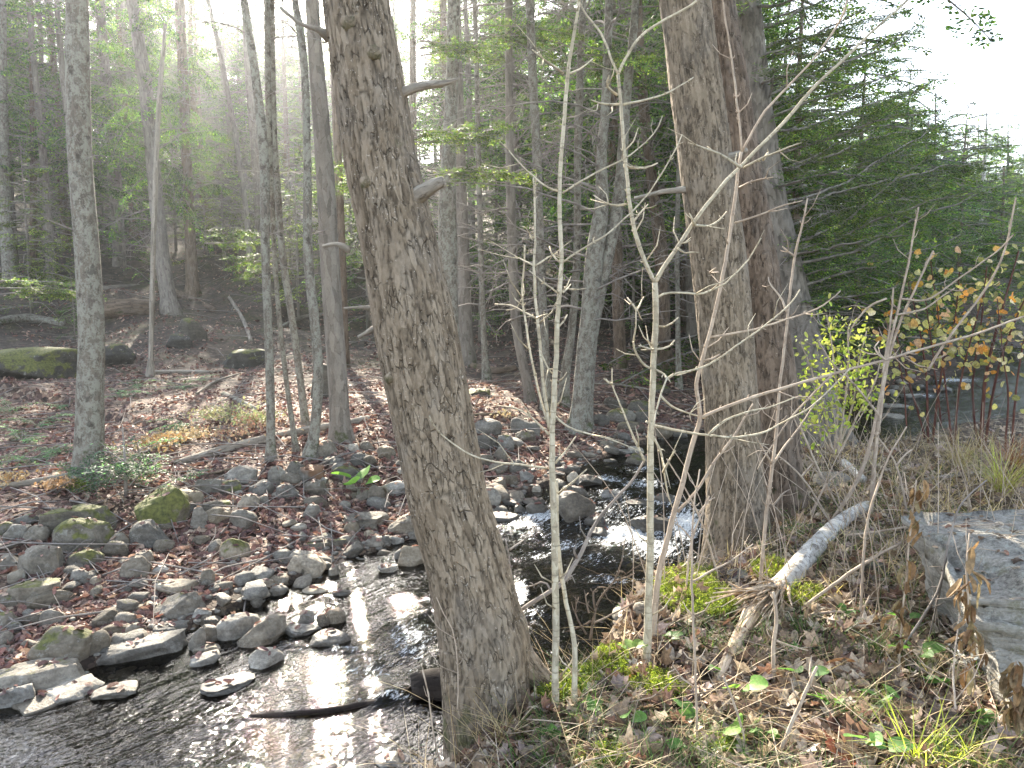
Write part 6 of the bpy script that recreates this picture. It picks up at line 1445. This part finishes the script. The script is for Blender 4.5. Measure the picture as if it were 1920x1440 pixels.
herb('pair of green lobed leaves above the big heart shaped one', 1392, 1320, [(-.03, 0, .075, 3.7, .6), (.03, .01, .085, 5.4, .7), (0, -.02, .05, 4.7, .7)], (.14, .27, .06))
herb('green leaf among the litter under the tall pale sapling', 1178, 1375, [(0, 0, .075, 4.4, .7), (.02, .01, .06, 5.6, .6)], (.13, .25, .07))
herb('small pale green leafy herb between the saplings', 1182, 1240, [(-.02, 0, .05, 2.5, .3), (.02, 0, .055, .8, .3), (0, .02, .06, 1.6, .2), (.03, -.02, .05, 5.8, .4)], (.2, .3, .1))
herb('low green leaves at the water edge under the leaning trunk', 795, 1428, [(-.03, 0, .06, 3.4, .3), (.03, 0, .06, 5.9, .3), (0, .03, .05, 4.7, .6)], (.1, .22, .06))
herb('green leaves poking from dry grass by the bank edge', 890, 1370, [(-.02, 0, .08, 4.2, .8), (.03, .01, .06, 5.4, .7)], (.13, .22, .07))
herb('broad green leaves by the photo bottom near the grass tuft', 1640, 1425, [(-.05, 0, .08, 3.4, .4), (.05, 0, .08, 5.8, .4), (0, .04, .08, 4.7, .7), (.0, -.03, .07, 1.5, .3)], (.12, .24, .07))
herb('bright green leaves of a plant in the stone jumble', 672, 925, [(-.08, 0, .2, 3.3, .4), (.05, 0, .22, 1.6, -.6), (-.03, -.03, .2, 4.5, .6), (.1, 0, .16, 5.8, .5)], (.2, .36, .1), stemh=.18)
herb('long narrow green leaves in the litter before the slate block', 1500, 1290, [(-.04, 0, .07, 3.4, .4), (.05, 0, .07, 5.8, .4), (0, .05, .06, 4.7, .5)], (.1, .2, .06))
herb('green herb leaves at the back, between birch log and slate block', 1690, 1180, [(-.03, 0, .06, 3.4, .5), (.04, 0, .05, 5.8, .4)], (.1, .2, .06))
herb('yellow green leaves lying flat by the orange curled leaf', 1710, 1245, [(-.04, 0, .09, 3.4, .4), (.05, 0, .09, 5.8, .4), (0, .04, .08, 2., .4), (.03, -.04, .07, 4.7, .6)], (.13, .24, .07))
for px_, py_, sc_, lab_ in ((1250, 1215, .8, 'small green herb just right of the forked sapling foot'), (1105, 1340, .7, 'low herb beside the tall pale sapling foot'), (1275, 1360, .9, 'green seedling below the bright moss'), (1430, 1395, .8, 'cluster of small leaves right of the big heart shaped leaf'), (1560, 1340, .9, 'pointed green leaves under the orange curled leaf'),
    (1660, 1330, 1., 'green leaves in the litter above the broad photo bottom leaves'), (1755, 1300, .9, 'spreading green leaves near the slate block corner'), (1250, 1425, .8, 'green leaves by the photo bottom between two moss cushions'), (1585, 1165, .7, 'little green leaves beside the pale forked stick'), (1030, 1400, .7, 'seedling leaves in the straw left of the tall pale sapling'), (1480, 1235, .7, 'narrow green leaves right of the splintered birch end'), (1850, 1370, .9, 'green leaves below the slate block'), (1340, 1275, .6, 'small round leaves under the torn birch limb')):
    herb(lab_, px_, py_, [(rg.uniform(-.05, .05)*sc_, rg.uniform(-.04, .04)*sc_, rg.uniform(.035, .07)*sc_, rg.uniform(0, 6.28), rg.uniform(.1, .8)) for _ in range(7)], (.11, .21, .06), stemh=.06)
def grass_tuft(label, px, py, n, h, cols, w=.006, bend=.8):
    p, t = G(px, py); mb = MB(); blades(mb, p[0]+rg.normal(0, .03, n), p[1]+rg.normal(0, .03, n), rg.uniform(.5, 1, n)*h, np.full(n, w), cols, rg, bend, .5)
    o = mb.build('grass_tuft', M['grass'], None, p, smooth=False); tag(o, label, 'grass')
YG = np.array([(.42, .48, .08), (.5, .52, .12), (.36, .4, .07)])
grass_tuft('bright yellow green grass tuft at the photo bottom', 1725, 1440, 26, .3, YG, .0055)
grass_tuft('yellow green grass blades beside the slate block foot', 1790, 1430, 14, .26, YG, .005)
grass_tuft('fine green grass clump below the birch log', 1500, 1190, 70, .13, GREEN, .004)
grass_tuft('thick green grass clump behind the orange curled leaf', 1640, 1225, 80, .15, GREEN, .004)
grass_tuft('dry straw tuft at the bank edge below the leaning trunk', 940, 1390, 60, .2, DRY, .004)
grass_tuft('sunlit straw clump at the photo edge behind the slate block', 1880, 930, 160, .6, np.vstack([DRY, YG]), .006)
grass_tuft('sunlit straw clump in front of the red canes', 1800, 880, 120, .5, DRY, .006)
grass_tuft('red brown straw heap under the red canes', 1900, 880, 120, .45, np.array([(.3, .13, .07), (.24, .1, .05)]), .006)
# withered weeds before the slate block
def withered(label, pxs, Y):
    p0 = pxs[0]; b = PY(p0[0], p0[1], Y); r = thing('withered_weed', label, 'weed', (b[0], b[1], gz(b[0], b[1]))); A = stem(r, 'stem', spath(pxs, Y, (0, 0), 5, 3), M['tan_bark'], 6)
    n = 46; i = rg.randint(2, len(A), n); pos = A[i, :3]+rg.normal(0, .015, (n, 3)); pos[:, 2] -= .03; mb = MB(); V0, F0 = LS['oval']
    for q in range(n):
        s = rg.uniform(.05, .10); V = V0.copy(); V[:, 1] *= rg.uniform(.35, .7); V[:, 2] = rg.uniform(.3, 1.)*np.abs(V[:, 1])+.2*np.sin(V[:, 0]*3+q); V = V*s
        an = rg.uniform(0, 6.28); h_ = rg.uniform(-1.5, -.9); D = np.array([math.cos(an)*math.cos(h_), math.sin(an)*math.cos(h_), math.sin(h_)]); S = np.array([-math.sin(an), math.cos(an), 0]); U = np.cross(D, S)
        mb.add(pos[q]+V[:, :1]*D+V[:, 1:2]*S+V[:, 2:]*U, F0, col=np.array([*(np.array([(.2, .14, .075), (.26, .2, .1), (.17, .1, .05), (.27, .17, .08)])[rg.randint(4)]*rg.uniform(.7, 1.2)), 1]))
    link('foliage', mb.mesh('foliage', M['litter'], np.array(r.location), smooth=False), r)
withered('withered brown weed hanging limp at the near corner of the slate block', [(1685, 1260), (1690, 1180), (1700, 1090), (1706, 1020), (1712, 960), (1718, 900)], 3.25)
withered('withered weed with curled leaves in front of the slate block face', [(1828, 1290), (1822, 1220), (1815, 1130), (1812, 1060), (1818, 1000)], 2.75)
withered('dried brown weed at the photo edge by the slate block', [(1918, 1360), (1912, 1290), (1905, 1240)], 2.6)
leafy('seed_weed', 'pale seeded weed stalk standing before the slate block', 'weed', [[(1792, 1330), (1788, 1250), (1795, 1180), (1803, 1130)], [(1790, 1280), (1800, 1240), (1810, 1230)]], 60, 'oval', np.array([(.5, .47, .38), (.4, .38, .3)]), (.008, .016), 2.6, 'litter', spread=.012)
# ferns
def fern(label, px, py, n, l, col, name='fern'):
    p, t = G(px, py); r = thing(name, label, 'fern', p); mb = MB(); wm = MB()
    for k in range(n):
        az = rg.uniform(0, 6.28); path = limb(rg, (0, 0, .01), az, l*rg.uniform(.7, 1.1), rg.uniform(.3, 1.), 1.1, 6, .05)
        bough_fol(mb, wm, path, l*.22, rg, .012, .016, .007, col, .003, tilt=0, twig_r=0, step=max(.018, l/26))
    link('fronds', mb.mesh('fronds', M['green_leaf']), r); link('stalk', wm.mesh('stalk', M['tan_bark']), r)
FG = np.array([(.05, .1, .035), (.08, .15, .045), (.1, .18, .05)]); FH = np.array([(.07, .15, .09), (.1, .2, .1), (.13, .24, .11)])
for x, y, n, l, lab in ((1425, 1060, 6, .28, 'green fern at the foot of the brown trunk by the rapids'), (1490, 1000, 4, .34, 'upright fern frond beside the thin straight stick'), (1350, 1050, 6, .3, 'fern at the water edge under the straight brown trunk'), (1520, 1010, 6, .26, 'fern in the dry grass behind the birch log'), (1205, 1120, 4, .16, 'little bright fern behind the forked sapling')):
    fern(lab, x, y, n, l, FG)
for i, (x, y, lab) in enumerate(((20, 770, 'big fern patch at the photo edge on the far floor'), (70, 800, 'fern patch left of the big mottled maple'), (120, 765, 'fern clump behind the big mottled maple'), (225, 745, 'bright fern clump just right of the big mottled maple'), (255, 728, 'fern clump uphill of the bright one'),
    (40, 830, 'low fern patch nearest the pale edge log'), (350, 800, 'fern in the sunlit leaves'), (110, 850, 'small fern by the long pale stick'), (330, 730, 'small fern below the dead snag'), (60, 865, 'low fern beside the long pale stick end'), (370, 715, 'faint fern behind the forked stick'))):
    fern(lab, x, y, 10, .55, FH)
# low sunlit shrubs on the far floor
def low_shrub(label, px, py, rad, cols, n=420, mat='litter'):
    p, t = G(px, py); s = rad*t/FPX; r = thing('low_shrub', label, 'shrub', p); mb = MB(); wm = MB()
    pos = rg.normal(0, 1, (n, 3))*np.array([s, s*1.1, s*.3])*.62; pos[:, 2] = np.abs(pos[:, 2])+.08; N_ = rg.normal(0, 1, (n, 3)); N_[:, 2] += 1; N_ /= np.linalg.norm(N_, axis=1)[:, None]
    pos[:, 2] += ground_z(pos[:, 0]+p[0], pos[:, 1]+p[1])-p[2]
    scatter_leaves(mb, pos, N_, rg.uniform(.03, .06, n), 'oval', cols, rg, .2, .3, 0); link('foliage', mb.mesh('foliage', M[mat], smooth=False), r)
    for q in range(10): twig_tree(wm, limb(rg, (0, 0, 0), rg.uniform(0, 6.28), s*.6, 1.2, .2), .006, rg, 1, 4)
    link('twig_framework', wm.mesh('twig_framework', M['twig_bark']), r)
low_shrub('low orange leaved shrub glowing in the sun patch', 455, 822, 62, np.array([(.42, .27, .17), (.36, .2, .14), (.45, .36, .22)]))
low_shrub('low yellow green shrub at the top of the sun patch', 418, 790, 44, np.array([(.34, .35, .17), (.42, .38, .22)]))
low_shrub('orange tan shrub between the hemlock bush and the sun patch', 348, 832, 40, np.array([(.45, .34, .2), (.4, .34, .2)]))
low_shrub('straw coloured shrub at the edge of the fallen log', 302, 845, 36, np.array([(.5, .36, .18), (.45, .28, .12)]))
low_shrub('pale green shrub hugging the split maple foot', 480, 800, 36, np.array([(.34, .38, .16), (.4, .42, .22)]), 400)
low_shrub('dried orange weed tuft by the pale edge log', 108, 925, 24, np.array([(.5, .3, .15), (.4, .28, .16)]), 160)
low_shrub('tan dried weed at the photo edge on the far bank', 12, 915, 30, np.array([(.5, .3, .12), (.5, .38, .22)]), 160)
low_shrub('cream dead leaf cluster hanging on the split grey boulder', 948, 790, 16, np.array([(.5, .42, .25), (.45, .33, .18)]), 60)
# hemlock bush at the foot of the big mottled maple
p, t = G(235, 930); r = thing('hemlock_bush', 'bluish green hemlock bush at the foot of the big mottled maple', 'shrub', p); fm = MB(); wm = MB(); rs = np.random.RandomState(8)
for k in range(30):
    z_ = rs.uniform(.02, .5)
    bough_fol(fm, wm, limb(rs, (rs.uniform(-.25, .25), rs.uniform(-.1, .1), z_), rs.uniform(0, 6.28), rs.uniform(.3, .62)*(1.1-z_), rs.uniform(.0, .9), .5, 6, .1), .26, rs, .03, .045, .014, np.array([(.045, .09, .06), (.07, .125, .08), (.1, .16, .1)]), .007, step=.055, sub=1)
V, F, B = tube(np.array([(0, 0, -.1), (.02, 0, .3), (0, .02, .7)]), [.02, .015, .005], 6); wm.add(V, F, bark=B)
link('crown', fm.mesh('crown', M['needles']), r); link('limb_framework', wm.mesh('limb_framework', M['twig_bark']), r)
# hemlock sprigs lit in front of the thin maples
for i, (x, y, Yd, l, lab) in enumerate(((640, 335, 11.5, 1.2, 'green hemlock bough reaching in front of the smooth grey trunk'), (440, 445, 13, 1.0, 'pale sunlit hemlock bough beside the split maple'), (470, 490, 13.5, .8, 'small sunlit hemlock bough below the pale one'), (860, 260, 10, 1.3, 'hemlock bough fanning out right of the leaning trunk'), (900, 330, 10.5, 1.4, 'layered hemlock bough right of the broken stub'), (80, 540, 12, 1.4, 'bluish hemlock bough beside the edge maple'), (870, 90, 11, 1.2, 'hemlock bough high beside the leaning trunk'), (1000, 60, 12, 1.6, 'hemlock bough hanging behind the sapling top'), (1180, 100, 11, 1.5, 'hemlock bough above the Y of the forked sapling'))):
    c0 = PY(x, y, Yd); r = thing('hemlock_bough', lab, 'branch', c0); fm = MB(); wm = MB(); s = -1 if x in (640, 470) else 1
    for q in range(3):
        bough_fol(fm, wm, limb(rg, (-s*l*.5, 0, .1*q-.1), (0 if s > 0 else math.pi)+rg.uniform(-.4, .4), l*rg.uniform(.8, 1.1), rg.uniform(-.1, .2), .3, 6, .08), .4, rg, .035, .055, .016, np.vstack([HEM, HEMY]), .012, step=.055, sub=2)
    link('foliage', fm.mesh('foliage', M['needles']), r); link('limb_framework', wm.mesh('limb_framework', M['twig_bark']), r)
# ---------------------------------------------------------------- light, air, camera
SUN_AZ, SUN_EL = -17., 28.5
w = bpy.data.worlds.new('World'); bpy.context.scene.world = w; w.use_nodes = True
nt = w.node_tree; bg = nt.nodes['Background']; sky = nt.nodes.new('ShaderNodeTexSky'); sky.sky_type = 'NISHITA'; sky.sun_disc = False
sky.sun_elevation = math.radians(SUN_EL); sky.sun_rotation = math.radians(SUN_AZ); sky.air_density = 1.; sky.dust_density = 1.5
hs = nt.nodes.new('ShaderNodeHueSaturation'); hs.inputs['Saturation'].default_value = .6; nt.links.new(sky.outputs[0], hs.inputs['Color']); nt.links.new(hs.outputs[0], bg.inputs[0]); bg.inputs[1].default_value = .135
L = bpy.data.lights.new('sun', 'SUN'); L.energy = 5.; L.angle = math.radians(.53); L.color = (1., .9, .74)
so = bpy.data.objects.new('sun', L); C.objects.link(so); el, az = math.radians(SUN_EL), math.radians(SUN_AZ)
sv = Vector((math.sin(az)*math.cos(el), math.cos(az)*math.cos(el), math.sin(el))); so.rotation_euler = sv.to_track_quat('Z', 'Y').to_euler(); so.location = sv*60
haze(.0007, -120, 120, -14, 135, -3, 26, .8)
cam = bpy.data.cameras.new('camera'); cam.sensor_width = 36; cam.lens = 27; cam.clip_end = 500; cam.clip_start = .05
co = bpy.data.objects.new('camera', cam); C.objects.link(co); co.location = (0, 0, CAMZ); co.rotation_euler = (math.pi/2-PITCH, 0, 0)
sc = bpy.context.scene; sc.camera = co
sc.view_settings.view_transform = 'Standard'; sc.view_settings.look = 'None'; sc.view_settings.exposure = 2.5; sc.view_settings.gamma = 1
cy = sc.cycles; cy.max_bounces = 7; cy.diffuse_bounces = 3; cy.glossy_bounces = 3; cy.transmission_bounces = 4; cy.transparent_max_bounces = 12; cy.volume_bounces = 0
cy.sample_clamp_indirect = 6; cy.use_denoising = True; cy.caustics_reflective = False; cy.caustics_refractive = False
try: cy.denoiser = 'OPENIMAGEDENOISE'; cy.denoising_prefilter = 'ACCURATE'
except Exception: pass
